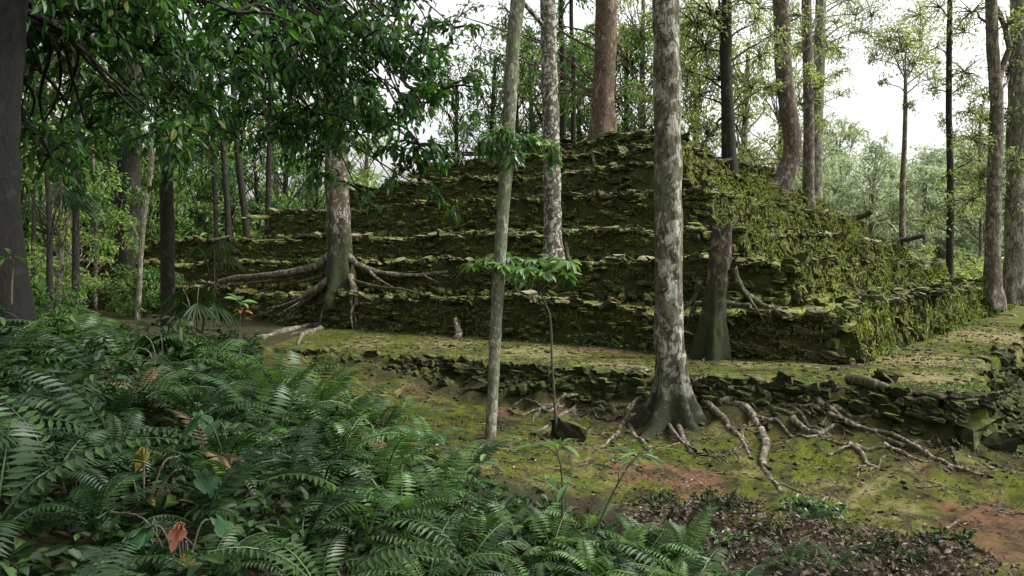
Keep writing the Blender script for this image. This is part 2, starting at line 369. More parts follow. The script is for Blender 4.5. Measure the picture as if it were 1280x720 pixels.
# ground material
def m_ground():
    m, nt = mat('forest_ground'); v = pos(nt)
    n1 = noise(nt, v, .9, 6, .6); n2 = noise(nt, v, 5, 8, .7); n3 = noise(nt, v, 30, 6, .75); n4 = noise(nt, v, 2.3, 6, .65, .6)
    moss = mix(nt, n2, (.026, .036, .005), (.13, .155, .010)); moss = mix(nt, ramp(nt, n3, [(.4, (0, 0, 0)), (.65, (1, 1, 1))]), mix(nt, .5, moss, (.035, .035, .012)), moss)
    dirt = mix(nt, mth(nt, 'MULTIPLY', mth(nt, 'ADD', n2, n3), .5), (.04, .022, .012), (.24, .125, .065)); dirt = mix(nt, ramp(nt, n3, [(.45, (0, 0, 0)), (.62, (.8, .8, .8))]), dirt, (.05, .035, .02)); 
    pale = mix(nt, n3, (.11, .09, .04), (.23, .195, .10))
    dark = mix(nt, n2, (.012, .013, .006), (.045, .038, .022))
    c = mix(nt, ramp(nt, n1, [(.5, (0, 0, 0)), (.66, (1, 1, 1))]), moss, mix(nt, ramp(nt, n2, [(.42, (0, 0, 0)), (.56, (1, 1, 1))]), moss, pale))
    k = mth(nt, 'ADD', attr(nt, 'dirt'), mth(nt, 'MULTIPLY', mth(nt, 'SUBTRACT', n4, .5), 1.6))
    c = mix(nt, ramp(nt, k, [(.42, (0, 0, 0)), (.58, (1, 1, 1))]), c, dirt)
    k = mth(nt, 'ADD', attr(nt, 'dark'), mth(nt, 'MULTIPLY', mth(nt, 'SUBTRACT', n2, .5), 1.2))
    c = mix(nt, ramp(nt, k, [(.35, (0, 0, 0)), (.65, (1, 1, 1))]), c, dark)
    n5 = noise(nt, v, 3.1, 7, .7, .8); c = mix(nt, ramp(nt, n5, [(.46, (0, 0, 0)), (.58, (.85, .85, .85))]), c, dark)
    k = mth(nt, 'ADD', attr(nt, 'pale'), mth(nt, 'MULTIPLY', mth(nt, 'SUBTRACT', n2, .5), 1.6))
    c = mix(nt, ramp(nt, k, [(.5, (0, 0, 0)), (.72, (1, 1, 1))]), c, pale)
    finish(nt, c, .97, mth(nt, 'ADD', mth(nt, 'MULTIPLY', n2, 1.), mth(nt, 'MULTIPLY', n3, .5)), .9, .06, .1)
    return m
M['ground'] = m_ground()

# ------------------------------------------------------------------ ground sheet
def axis(a, b, st, far):
    f = np.arange(a, b, st); e = [1, 2, 4, 7, 12, 20, 35, 60, 110, 200, 350, 600]
    return np.concatenate([[a - k for k in e[::-1] if a - k > -far], f, [b + k for k in e if b + k < far]])
gx = axis(-10, 14, .085, 700); gy = axis(2.5, 24, .085, 700)
GX, GY = np.meshgrid(gx, gy); GZ = ground(GX, GY)
inside = inquad(GX, GY, TIERS[1]['q'])
nx, ny = len(gx), len(gy)
V = np.stack([GX, GY, GZ], -1).reshape(-1, 3)
i = np.arange(ny - 1)[:, None] * nx + np.arange(nx - 1)[None]; Fg = np.stack([i, i + 1, i + nx + 1, i + nx], -1).reshape(-1, 4)
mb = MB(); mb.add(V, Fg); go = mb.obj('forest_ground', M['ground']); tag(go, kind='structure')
def spot(pts, x, y):
    r = np.zeros(x.shape)
    for (px, py, rad, amt) in pts:
        q = surf(px, py); r = np.maximum(r, amt * np.exp(-(((x - q[0]) ** 2 + (y - q[1]) ** 2) / rad ** 2)))
    return r
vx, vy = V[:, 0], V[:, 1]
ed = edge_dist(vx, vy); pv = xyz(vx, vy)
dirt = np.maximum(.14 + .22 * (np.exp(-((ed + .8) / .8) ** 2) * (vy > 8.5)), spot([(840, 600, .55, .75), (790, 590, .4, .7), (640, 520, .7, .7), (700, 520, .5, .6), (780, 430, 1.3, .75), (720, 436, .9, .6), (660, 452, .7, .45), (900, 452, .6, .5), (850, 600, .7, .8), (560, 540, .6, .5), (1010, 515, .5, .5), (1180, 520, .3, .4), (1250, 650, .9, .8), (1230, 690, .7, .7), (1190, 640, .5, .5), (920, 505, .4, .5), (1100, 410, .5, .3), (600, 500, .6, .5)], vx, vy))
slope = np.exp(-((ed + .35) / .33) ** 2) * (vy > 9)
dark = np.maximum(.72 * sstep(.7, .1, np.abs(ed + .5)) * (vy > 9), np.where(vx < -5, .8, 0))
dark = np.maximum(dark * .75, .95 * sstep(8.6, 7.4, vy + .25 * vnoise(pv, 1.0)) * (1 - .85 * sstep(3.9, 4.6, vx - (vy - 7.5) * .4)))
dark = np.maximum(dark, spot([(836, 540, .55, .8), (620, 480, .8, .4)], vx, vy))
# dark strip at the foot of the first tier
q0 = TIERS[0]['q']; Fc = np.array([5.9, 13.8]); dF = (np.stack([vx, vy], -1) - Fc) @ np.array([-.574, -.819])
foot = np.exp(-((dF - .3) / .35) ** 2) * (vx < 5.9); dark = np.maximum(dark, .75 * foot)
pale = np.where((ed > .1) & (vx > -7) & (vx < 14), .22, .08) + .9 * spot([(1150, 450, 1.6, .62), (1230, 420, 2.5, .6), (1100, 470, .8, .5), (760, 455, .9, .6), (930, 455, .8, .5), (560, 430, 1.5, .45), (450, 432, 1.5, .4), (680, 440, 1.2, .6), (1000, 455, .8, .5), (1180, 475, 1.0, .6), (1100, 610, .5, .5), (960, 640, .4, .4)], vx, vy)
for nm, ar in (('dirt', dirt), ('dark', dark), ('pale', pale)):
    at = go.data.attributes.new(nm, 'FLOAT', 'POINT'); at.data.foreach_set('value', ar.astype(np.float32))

# ------------------------------------------------------------------ the pyramid
def ring(q, off, z, n=230):
    """outline of a quad pushed outwards by off, n points per side, corner-rounded and wavy"""
    q = np.array(q); c = q.mean(0); pts = []; nr = []
    for k in range(4):
        a, b = q[k], q[(k + 1) % 4]; d = (b - a) / np.linalg.norm(b - a); o = np.array([d[1], -d[0]])
        t = np.linspace(0, 1, n, endpoint=False)[:, None]
        pts.append(a + (b - a) * t); nr.append(np.repeat(o[None], n, 0))
    pts = np.vstack(pts); nr = np.vstack(nr)
    w = 7
    ker = np.ones(w) / w
    pad = lambda A: np.vstack([A[-w:], A, A[:w]])
    sm = lambda A: np.stack([np.convolve(pad(A)[:, j], ker, 'same')[w:-w] for j in range(2)], 1)
    nr = norm(sm(nr)); pts = sm(pts)
    return pts + nr * off, nr
PYR = empty('stepped_pyramid', (5, 25, 0), 'seven tiered stepped pyramid of moss covered stones between the trees', 'pyramid')
_OUT = 1 if True else -1
_t, _n = ring(TIERS[0]['q'], 0, 0, 20)
OS = 1.0 if np.dot(_n[10], _t[10] - np.array(TIERS[0]['q']).mean(0)) > 0 else -1.0
def rimwave(x, y, k):
    p = xyz(x, y, k * 3.0); sl = np.clip(vnoise(p, .55, 90 + k) - .25, 0, 1)
    return .11 * vnoise(p, .35, 5 + k) + .07 * vnoise(p, 1.1, 8 + k) + .04 * vnoise(p, 3.2, 18 + k) - .28 * sl, .15 * vnoise(p, .45, 50 + k) + .09 * vnoise(p, 1.6, 60 + k) + .05 * vnoise(p, 4, 70 + k) + .1 * sl
for k, T in enumerate(TIERS):
    n = 230; zb = (TIERS[k - 1]['z'] if k else 0) - .12; zt = T['z']; rows = []; offs = []
    hts = [0, .12, .25, .38, .5, .62, .75, .87, 1.0]
    for h in hts:
        p, nr = ring(T['q'], 0, 0, n); zw, ow = rimwave(p[:, 0], p[:, 1], k)
        right = np.clip(nr[:, 0] * OS, 0, 1)
        bat = T['bat'] * (1 + .45 * right)
        off = (OS * (bat * (1 - h) + ow))
        q = p + nr * off[:, None]
        z = zb + (zt - zb) * h + zw * h - (.06 if h == 1 else 0)
        rows.append(np.column_stack([q, z]))
    if k + 1 < len(TIERS):
        p2, nr2 = ring(TIERS[k + 1]['q'], 0, 0, n); tgt = p2 - nr2 * OS * .15
    else:
        tgt = None; c = np.mean(T['q'], 0)
    top = rows[-1][:, :2]; zt_ = rows[-1][:, 2]
    for s in (.08, .2, .4, .6, .8, 1.0):
        t2 = tgt if tgt is not None else c + (top - c) * .02
        q = top + (t2 - top) * s; rows.append(np.column_stack([q, zt_ * (1 - s) + (zt - .04) * s - (.0 if tgt is not None else -.25 * s)]))
    G = np.array(rows); m = G.shape[1]
    ctr = np.append(np.mean(T['q'], 0), 0)
    out = norm((G - ctr) * [1, 1, 0]); d = fbm(G, 2.2, 4, k)[..., None]
    G = G + out * (d * .15 + .05 * fbm(G, 7, 2, 3)[..., None]) + np.array([0, 0, 1]) * fbm(G, 3.1, 3, 9 + k)[..., None] * .05
    R_, m_ = G.shape[:2]
    i = np.arange(R_ - 1)[:, None] * m_ + np.arange(m_)[None]; j = np.arange(R_ - 1)[:, None] * m_ + (np.arange(m_)[None] + 1) % m_
    f = np.stack([i, j, j + m_, i + m_], -1).reshape(-1, 4)
    if OS < 0: f = f[:, ::-1]
    mb = MB(); mb.add(G.reshape(-1, 3), f, a=.5)
    # stonework on all four sides (dense on the two visible ones)
    q = T['q']; sb = mb; rb = MB(); hb = MB()
    hgt = zt - zb - .12
    for e in range(4):
        a, b = np.array(q[e]), np.array(q[(e + 1) % 4]); ln = np.linalg.norm(b - a); d = (b - a) / ln; o = np.array([d[1], -d[0]])
        front = o @ np.array([-.574, -.819]) > .8; rightf = o @ np.array([.819, -.574]) > .8
        if not (front or rightf):
            dens = .35
        else: dens = 1
        yaw0 = math.atan2(d[1], d[0]); scl = 1 + .05 * k
        nc = max(3, int(hgt / .125))
        for cidx in range(nc):
            h = (cidx + .5) / nc
            t = 0; ts = []; ws = []
            while t < ln:
                w = rng.uniform(.10, .34) * scl / dens
                if rightf: w *= .55
                ts.append(t + w / 2); ws.append(w); t += w * rng.uniform(.9, 1.25)
            ts = np.array(ts); ws = np.array(ws)
            keep = rng.random(len(ts)) < .70; ts = ts[keep]; ws = ws[keep]; mm = len(ts)
            pt = a + d * ts[:, None]; zw, ow = rimwave(pt[:, 0], pt[:, 1], k)
            bat = T['bat'] * (1.37 if rightf else 1)
            pp = pt + o * (bat * (1 - h) + ow - .085 + rng.normal(size=mm) * .04)[:, None]
            zz = zb + .12 + hgt * h + zw * h + rng.normal(size=mm) * .03
            hs = hgt / nc * rng.uniform(.7, 1.25, mm)
            if rightf: hs = hs * rng.uniform(1.0, 2.1, mm)
            stones(sb, np.column_stack([pp, zz]), np.column_stack([ws * 1.02, rng.uniform(.2, .34, mm), hs]), np.full(mm, yaw0) + rng.normal(size=mm) * .15, .3 if rightf else .16)
        # capping stones
        t = 0; ts = []; ws = []
        while t < ln:
            w = rng.choice([rng.uniform(.12, .26), rng.uniform(.26, .5)]) * scl
            ts.append(t + w / 2); ws.append(w); t += w * rng.uniform(.95, 1.5)
        ts = np.array(ts); ws = np.array(ws); kp = vnoise(np.stack([ts, ts * 0 + k * 5, ts * 0 + e], 1), .8) > rng.uniform(-.75, .1, len(ts)); kp &= (ts > .25) & (ts < ln - .25); ts = ts[kp]; ws = ws[kp]; mm = len(ts); pt = a + d * ts[:, None]; zw, ow = rimwave(pt[:, 0], pt[:, 1], k)
        pp = pt + o * (ow + .02 + rng.normal(size=mm) * .06)[:, None]; zz = zt + zw - .04 + rng.normal(size=mm) * .035
        stones(rb, np.column_stack([pp, zz]), np.column_stack([ws, rng.uniform(.18, .36, mm), rng.uniform(.05, .17, mm)]), yaw0 + rng.normal(size=mm) * .4, .22)
        # stones and earth fallen on to the step below
        if k and (front or rightf):
            mm = int(ln * 5); ts = rng.random(mm) * ln; pt = a + d * ts[:, None]; u_ = rng.random(mm) ** 2
            pp = pt + o * (T['bat'] * (1.37 if rightf else 1) + .02 + .4 * u_)[:, None]; s_ = rng.uniform(.06, .2, mm)
            stones(sb, np.column_stack([pp, zb + .12 - .0 + .08 * (1 - u_)]), np.column_stack([s_ * 1.4, s_, s_ * .8]), rng.random(mm) * 3, .4)
        # hanging moss on the sunlit right-hand face, sparser on the front
        if rightf or front:
            nm = int(ln * hgt * (330 if rightf else 300)); tt = rng.random(nm) * ln; hh = rng.random(nm); kp = vnoise(np.stack([tt, hh * hgt * 1.6, tt * 0 + k * 3 + e], 1), 2.2) > rng.uniform(-.5, .3, nm); tt = tt[kp]; hh = hh[kp]; nm = len(tt)
            pt = a + d * tt[:, None]; zw, ow = rimwave(pt[:, 0], pt[:, 1], k); bat = T['bat'] * (1.37 if rightf else 1)
            pp = np.column_stack([pt + o * (bat * (1 - hh) + ow + .09 + rng.normal(size=nm) * .04)[:, None], zb + .12 + hgt * hh + .05])
            dn = np.column_stack([np.repeat(o[None], nm, 0) * .35 + d * rng.normal(size=nm)[:, None] * .7, -np.ones(nm)])
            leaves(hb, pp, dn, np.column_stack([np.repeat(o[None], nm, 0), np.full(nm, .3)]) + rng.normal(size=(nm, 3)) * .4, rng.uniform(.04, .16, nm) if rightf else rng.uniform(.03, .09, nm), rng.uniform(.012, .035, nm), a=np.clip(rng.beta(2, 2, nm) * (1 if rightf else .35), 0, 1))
    mb.mi = 1
    for v_, f_, a_ in zip(rb.v, rb.f4, rb.a): mb.add(v_, f_ - f_.min(), a=a_)
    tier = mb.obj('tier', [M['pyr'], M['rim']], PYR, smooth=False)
    tag(tier, ['lowest', 'second', 'third', 'fourth', 'fifth', 'sixth', 'topmost'][k] + ' tier of the stepped pyramid')
    hb.obj('hanging_moss', M['hang'], tier)

# ------------------------------------------------------------------ terrace retaining wall along the edge
WB = empty('retaining_wall', (2, 12, -.3), 'low broken rubble wall along the front edge of the mossy terrace', 'wall')
def wall_run(P0, P1, dens, h, off=.0, big=1.0, name='rubble', zoff=0):
    mb = MB(); d = (P1 - P0); ln = np.linalg.norm(d); d = d / ln; o = np.array([d[1], -d[0]])
    nn = int(ln * dens); t = rng.random(nn) * ln; u = rng.random(nn) ** .8
    pt = P0 + d * t[:, None] + o * (off + .05 + .35 * u + rng.normal(size=nn) * .05)[:, None]
    pt = pt - .25 * np.stack([vnoise(xyz(pt[:, 0], pt[:, 1]), .9), vnoise(xyz(pt[:, 0], pt[:, 1]), .9, 40)], -1)
    z = np.minimum(np.where(u < .35, -.03, -h * u), ground(pt[:, 0], pt[:, 1]) - .02) + rng.normal(size=nn) * .03 + zoff
    s = rng.uniform(.10, .30, (nn, 1)) * big
    stones(mb, np.column_stack([pt, z]), s * np.column_stack([rng.uniform(.9, 1.6, nn), rng.uniform(.8, 1.2, nn), rng.uniform(.4, .9, nn)]), rng.random(nn) * PI, .3)
    return mb
mbw = MB()
for k in range(1, 8):
    a, b = EDGE[k], EDGE[k + 1]; ln = np.linalg.norm(b - a); d = (b - a) / ln; o = np.array([d[1], -d[0]])
    for cr in range(4 if k > 4 else 3):
        t = 0; ts = []; ws = []
        while t < ln:
            w_ = rng.uniform(.08, .26); ts.append(t); ws.append(w_); t += w_ * rng.uniform(.85, 1.1)
        ts = np.array(ts); ws = np.array(ws); pt = a + d * ts[:, None]
        pt = pt - .25 * np.stack([vnoise(xyz(pt[:, 0], pt[:, 1]), .9), vnoise(xyz(pt[:, 0], pt[:, 1]), .9, 40)], -1) + o * (.0 + .05 * cr + rng.normal(size=len(ts)) * .03)[:, None]
        kp = vnoise(xyz(pt[:, 0], pt[:, 1], cr * .3), 1.3, 77) > -.45; pt = pt[kp]; ws = ws[kp]
        stones(mbw, np.column_stack([pt, -.02 - .095 * cr + rng.normal(size=len(pt)) * .02]), np.column_stack([ws * 1.05, rng.uniform(.14, .26, len(pt)), rng.uniform(.08, .14, len(pt))]), math.atan2(d[1], d[0]) + rng.normal(size=len(pt)) * .2, .15)
for a, b, de, hh, bg in ((2, 3, 12, .25, .8), (3, 4, 18, .28, .85), (4, 5, 26, .3, .8), (5, 6, 12, .3, .45), (6, 7, 12, .3, .5), (7, 8, 18, .5, .6), (8, 9, 60, .75, .8), (9, 10, 95, .75, .85), (10, 11, 85, .7, .85), (11, 12, 30, .6, 1.3)):
    m1 = wall_run(EDGE[a], EDGE[b], de, hh, big=bg)
    for v, f, aa in zip(m1.v, m1.f4, m1.a): mbw.add(v, f - f.min(), a=aa)
mbc = mbw; mbc.mi = 1
for k in range(2, 12):   # flat stones along the lip
    a, b = EDGE[k], EDGE[k + 1]; ln = np.linalg.norm(b - a); d = (b - a) / ln; nn = int(ln * 1.1) + 1; t = (np.arange(nn) + rng.random(nn) * .7) / nn * ln
    pt = a + d * t[:, None]; pt = pt - .25 * np.stack([vnoise(xyz(pt[:, 0], pt[:, 1]), .9), vnoise(xyz(pt[:, 0], pt[:, 1]), .9, 40)], -1) + rng.normal(size=(nn, 2)) * .05
    stones(mbc, np.column_stack([pt, ground(pt[:, 0], pt[:, 1]) * .7 - .01]), np.column_stack([rng.uniform(.12, .42, nn), rng.uniform(.12, .26, nn), rng.uniform(.08, .16, nn)]), math.atan2(d[1], d[0]) + rng.normal(size=nn) * .3, .2)
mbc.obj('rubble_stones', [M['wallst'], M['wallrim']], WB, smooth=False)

# ------------------------------------------------------------------ trees
def clump(lb, tb, c, r, n, size, droop=.4, full=False, flat=.75, wr=.38):
    """a twiggy clump of leaves"""
    nt_ = max(3, int(n / 22)); ends = []
    for q in range(nt_):
        d = rsph(1)[0]; d[2] = d[2] * flat + .05; e = c + d * r * rng.uniform(.6, 1.1); e[2] -= droop * r * .35 * rng.random()
        pth = spline([c, c + (e - c) * .5 + np.array([0, 0, .12 * r]), e], 5)
        if tb is not None: tube(tb, pth, np.linspace(.02, .006, 5) * max(1, r), 4, cap=False)
        k = n // nt_; u = rng.uniform(.25, 1.05, k); i = np.clip((u * 4).astype(int), 0, 3); f = (u * 4 - i)[:, None]
        pp = pth[i] * (1 - f) + pth[i + 1] * f + rng.normal(size=(k, 3)) * r * .13
        td = norm(pth[i + 1] - pth[i]); dr = td * .7 + rng.normal(size=(k, 3)) * .6; dr[:, 2] -= droop
        nr = np.array([0, 0, 1.]) + rng.normal(size=(k, 3)) * .5
        sz = size * rng.uniform(.6, 1.25, k)
        leaves(lb, pp, dr, nr, sz, sz * wr, full=full)
def limb(tb, a, b, r0, r1, sag=.15, n=9, seed=0):
    a = np.asarray(a, float); b = np.asarray(b, float); L = np.linalg.norm(b - a)
    m1 = a + (b - a) * .35 + np.array([rng.normal() * .07 * L, rng.normal() * .07 * L, sag * L]); m2 = a + (b - a) * .7 + np.array([rng.normal() * .07 * L, rng.normal() * .07 * L, sag * L * .7])
    tube(tb, spline([a, m1, m2, b], n), np.linspace(r0, r1, n), 6, rough=.15, cap=False)
def flare_fn(amount, hgt, lobes, z0, ph=0.0):
    def f(u, th, path):
        h = np.maximum(path[:, 2] - z0, 0)[:, None]
        k = np.exp(-h / hgt)
        lob = .5 + .5 * np.cos(lobes * th[None] + ph + .6 * np.sin(th[None] * 2 + ph))
        return 1 + amount * k * (.35 + .9 * lob ** 1.6) + .05 * lob
    return f
def make_tree(name, label, cat, d, path, r0, r1, bark, blobs=(), leafm=None, lsize=.15, flare=(.8, .3, 5), group=None, sides=20, base_on='H', n=60, ext=None, rough=.12, droop=.4, full=False, zb=None, flat=.75, wr=.38, rough_s=3.0):
    """path: pixel points from the base up at depth d; blobs: (px, py, depth offset, radius m, leaves)"""
    pts = [P(px, py, d) for (px, py) in path]
    if ext is not None:
        top = pts[-1]; pts.append(top + np.array(ext))
    base = pts[0].copy()
    if zb is not None: pts[0][2] = zb
    base = pts[0].copy()
    root = empty(name, base, label, cat, group)
    tb = MB(); sp = spline(pts, n)
    # denser near the base
    z0 = base[2] + .05
    sp = np.vstack([spline(sp[:max(4, n // 8)], 14), sp[max(4, n // 8):]])
    rr = np.interp(np.linspace(0, 1, len(sp)), [0, 1], [r0, r1]); L = np.concatenate([[0], np.cumsum(np.linalg.norm(np.diff(sp, axis=0), axis=1))]); rr = r0 + (r1 - r0) * L / L[-1]
    sp[0, 2] -= .25
    tube(tb, sp, rr, sides, rough=rough, flare=flare_fn(*flare, z0, rng.random() * 6) if flare else None, seed=rng.random() * 50, rs=rough_s)
    tb.obj('trunk', bark, root)
    if len(blobs):
        lb = MB()
        if leafm is M['pale']: blobs = [(a_ , b_, c_, d_ * 1.15, int(e_ * 3.6)) for a_, b_, c_, d_, e_ in blobs]; lsize = lsize * .82
        for (px, py, dd, r, nl) in blobs:
            bb = MB()
            c = P(px, py, d + dd)
            # leave the trunk somewhat below the clump
            zt = c[2] - .45 * np.linalg.norm((c - sp[-1])[:2]) - .3; i = int(np.clip(np.searchsorted(sp[:, 2], zt), len(sp) * .35, len(sp) - 2))
            rl = min(rr[i] * .45, .018 + r * .028); limb(bb, sp[i], c, rl, .012, .08)
            clump(lb, bb, c, r, nl, lsize, droop, full, flat, wr); bb.obj('branch', bark if bark is not M['b_big'] else M['b_mid'], root)
        lb.obj('crown', leafm, root, smooth=False)
    return root, sp, rr
def add_root(tree, pix, r0, r1, m=None, lift=.05, start=None, label=None, d=None):
    pts = [surf(px, py) for (px, py) in pix] if d is None else [P(px, py, dd) for (px, py), dd in zip(pix, d if isinstance(d, (list, tuple)) else [d] * len(pix))]
    if start is not None: pts = [np.array(start)] + pts
    n = 8 * len(pts); sp = spline(pts, n); rr = np.linspace(r0, r1, n) * (1 + .12 * rng.normal(size=n).cumsum() / n)
    if d is None:
        h = H(sp[:, 0], sp[:, 1]); k = np.linspace(0, 1, n)
        sp[:, 2] = np.maximum(sp[:, 2] * (k < .25) + (k >= .25) * -9, h + rr * lift)
        # smooth out steps so that roots arch over ledges
        for _ in range(3): sp[1:-1, 2] = np.maximum(sp[1:-1, 2], .5 * (sp[:-2, 2] + sp[2:, 2]) - .01)
    rr = rr * (1 + .14 * np.interp(np.arange(n), np.arange(0, n + 3, 4), rng.normal(size=len(np.arange(0, n + 3, 4)))).clip(-1, 1))
    mb = MB(); tube(mb, sp, rr, 9, rough=.2, seed=rng.random() * 9, rs=1.5)
    for fk in ((.35, .8) if r0 > .045 else (.5,)):
        i0 = int(fk * n); tg = sp[min(i0 + 3, n - 1)] - sp[i0 - 1]; tg = tg / np.linalg.norm(tg); sdv = np.array([-tg[1], tg[0], 0]) * rng.choice([-1, 1]) * rng.uniform(.3, .7); L_ = rng.uniform(3, 9) * r0 + .25
        q = np.array([sp[i0] + (tg + sdv) * L_ * u + np.array([tg[1], -tg[0], 0]) * .12 * L_ * math.sin(u * 5) for u in np.linspace(0, 1, 9)])
        if d is None: q[1:, 2] = H(q[1:, 0], q[1:, 1]) + rr[i0] * .05
        else: q[:, 2] -= np.linspace(0, .25, 9)
        tube(mb, q, np.linspace(rr[i0] * .6, .008, 9), 7, rough=.3, rs=1.5)
    o = mb.obj('root', m or M['root'], tree)
    if label: o['label'] = label
    return o
def upcrown(d, px, n, y0=-60, spread=160, nl=260, r=1.5):
    return [(px + rng.uniform(-spread, spread), y0 - rng.uniform(0, 260), rng.uniform(-2.5, 2.5), r * rng.uniform(.7, 1.2), nl) for _ in range(n)]

# A  the big mottled tree in front of the terrace
bz = ground(np.array([2.3]), np.array([11.6]))[0]
A, spA, rA = make_tree('tall_tree', 'thick straight grey mottled trunk with spreading roots on the terrace edge', 'tree', 11.75,
    [(838, 528), (839, 490), (837, 440), (836, 360), (835, 250), (834, 120), (832, 0), (829, -140)], .205, .16, M['b_big'],
    blobs=[(829 + rng.uniform(-280, 280), -330 + rng.uniform(-200, 80), rng.uniform(-2.5, 3), 1.2, 260) for _ in range(12)], leafm=M['canopy'], lsize=.14,
    flare=(2.6, .33, 6), sides=48, n=110, ext=(-.1, .3, 4.0), rough=.16, zb=float(bz) - .12)
ra = [(ray(0, 0))]
def rs(px, py): return surf(px, py)
add_root(A, [(868, 478), (905, 503), (940, 522), (957, 550), (953, 580), (962, 598), (976, 617)], .082, .028, label='longest pale root winding down the mossy slope')
add_root(A, [(868, 472), (915, 490), (965, 497), (1000, 516), (1010, 533)], .075, .02)
add_root(A, [(880, 500), (905, 525), (925, 548), (938, 572)], .06, .015)
add_root(A, [(815, 478), (780, 489), (740, 498), (705, 517), (665, 540)], .06, .018)
add_root(A, [(812, 470), (770, 478), (730, 497), (690, 508), (665, 522)], .06, .02)
add_root(A, [(812, 492), (790, 508), (786, 530), (805, 555), (815, 560)], .055, .018)
add_root(A, [(845, 525), (860, 560), (868, 570)], .05, .012)
add_root(A, [(800, 482), (760, 492), (715, 504), (672, 512), (640, 520)], .045, .012, M['rootm'])
add_root(A, [(806, 500), (770, 512), (735, 520), (700, 540)], .05, .012, M['rootm'])
add_root(A, [(808, 515), (780, 530), (760, 552), (742, 560)], .045, .012)
add_root(A, [(800, 476), (775, 470), (745, 468), (715, 474)], .04, .012, M['rootm'])
# D  white mottled trunk on the second tier
D_, _, _ = make_tree('mottled_tree', 'slender white mottled trunk growing from the second tier of the pyramid', 'tree', 18.9,
    [(692, 327), (691, 290), (690, 220), (688, 140), (686, 60), (684, -40)], .205, .15, M['b_white'], blobs=upcrown(18.9, 684, 10, -80, 200), leafm=M['canopy'], lsize=.17, flare=(.35, .3, 4), ext=(-.1, .2, 4), n=90, rough=.14)
# C  buttressed tree on the lowest tier at the left
Ct, spC, rC = make_tree('buttressed_tree', 'white mottled tree with flared mossy base gripping the left side of the pyramid', 'tree', 21.7,
    [(426, 372), (424, 330), (423, 290), (421, 230), (418, 140), (412, 40), (405, -60)], .33, .24, M['b_butt'],
    blobs=upcrown(21.7, 410, 10, -60, 230), leafm=M['canopy'], lsize=.17, flare=(1.0, .45, 5), sides=36, zb=.75, ext=(-.2, .2, 4), n=110, rough=.16)
add_root(Ct, [(414, 318), (395, 333), (355, 342), (320, 345), (285, 349), (240, 364)], .13, .06, d=[21.7, 21.9, 22.8, 23.6, 24.3, 25.0])
add_root(Ct, [(412, 350), (388, 366), (360, 380), (335, 386)], .10, .04, d=[21.4, 21.6, 22.0, 22.6])
add_root(Ct, [(432, 318), (450, 332), (478, 341), (520, 344), (560, 340)], .10, .04, d=[21.7, 21.5, 21.3, 20.9, 20.4])
add_root(Ct, [(412, 405), (385, 408), (350, 416), (328, 424)], .11, .05, label='root lying at the foot of the lowest tier')
add_root(Ct, [(438, 345), (444, 365), (447, 382)], .10, .05, d=[21.3, 21.0, 20.7])
add_root(Ct, [(400, 412), (380, 418), (372, 432)], .09, .04)
add_root(Ct, [(569, 398), (571, 408), (575, 418), (569, 424)], .05, .07, M['root'], d=[18.6, 18.5, 18.4, 18.2], label='pale root stub at the foot of the lowest tier')
for (pp_, dd_, r_) in (([(405, 345), (375, 352), (345, 358), (310, 370)], [21.9, 22.4, 23.0, 23.6], .06), ([(405, 360), (380, 378), (360, 395), (345, 412)], [21.5, 21.7, 21.8, 21.8], .06), ([(415, 365), (405, 385), (400, 405)], [21.3, 21.2, 21.0], .05),
        ([(440, 350), (470, 358), (505, 362), (540, 372)], [21.2, 20.8, 20.2, 19.6], .05), ([(395, 340), (350, 350), (300, 356), (265, 372)], [22.0, 23.0, 24.2, 25.0], .06), ([(380, 395), (350, 402), (330, 412), (300, 418)], [21.4, 22.0, 22.3, 22.8], .06)):
    add_root(Ct, pp_, r_, .02, M['rootm'], d=dd_)
# B  slim pale tree in front
Bt, spB, rB = make_tree('slim_tree', 'slim pale grey green tree leaning slightly right in front of the terrace', 'tree', 10.6,
    [(611, 566), (616, 490), (620, 400), (626, 300), (633, 200), (637, 130), (641, 60), (647, 0), (656, -90)], .072, .105, M['b_slim'], blobs=[],
    flare=(.25, .2, 3), sides=18, ext=(.3, .2, 2.5), n=90, rough=.12)
lb = MB()
for (px, py, dd, r, n_) in ((600, 178, -.1, .28, 50), (625, 165, -.25, .3, 70), (655, 175, -.2, .3, 70), (682, 188, .1, .25, 45), (640, 190, -.4, .25, 40), (585, 160, .2, .22, 30)):
    bb = MB(); c = P(px, py, 10.6 + dd); limb(bb, P(634, 185, 10.6), c, .012, .005, .1); clump(lb, bb, c, r, n_, .16, .7, True, .6, .36); bb.obj('branch', M['b_slim'], Bt)
for (px, py, dd, r, n_) in [(640 + rng.uniform(-300, 250), -230 + rng.uniform(-150, 60), rng.uniform(-2, 2), .9, 170) for _ in range(10)]:
    bb = MB(); c = P(px, py, 10.6 + dd); limb(bb, spB[-6], c, .04, .01, .1); clump(lb, bb, c, r, n_, .13, .4); bb.obj('branch', M['b_slim'], Bt)
lb.obj('crown', M['glossy'], Bt, smooth=False)
add_root(Bt, [(612, 558), (600, 566), (590, 572)], .04, .015)
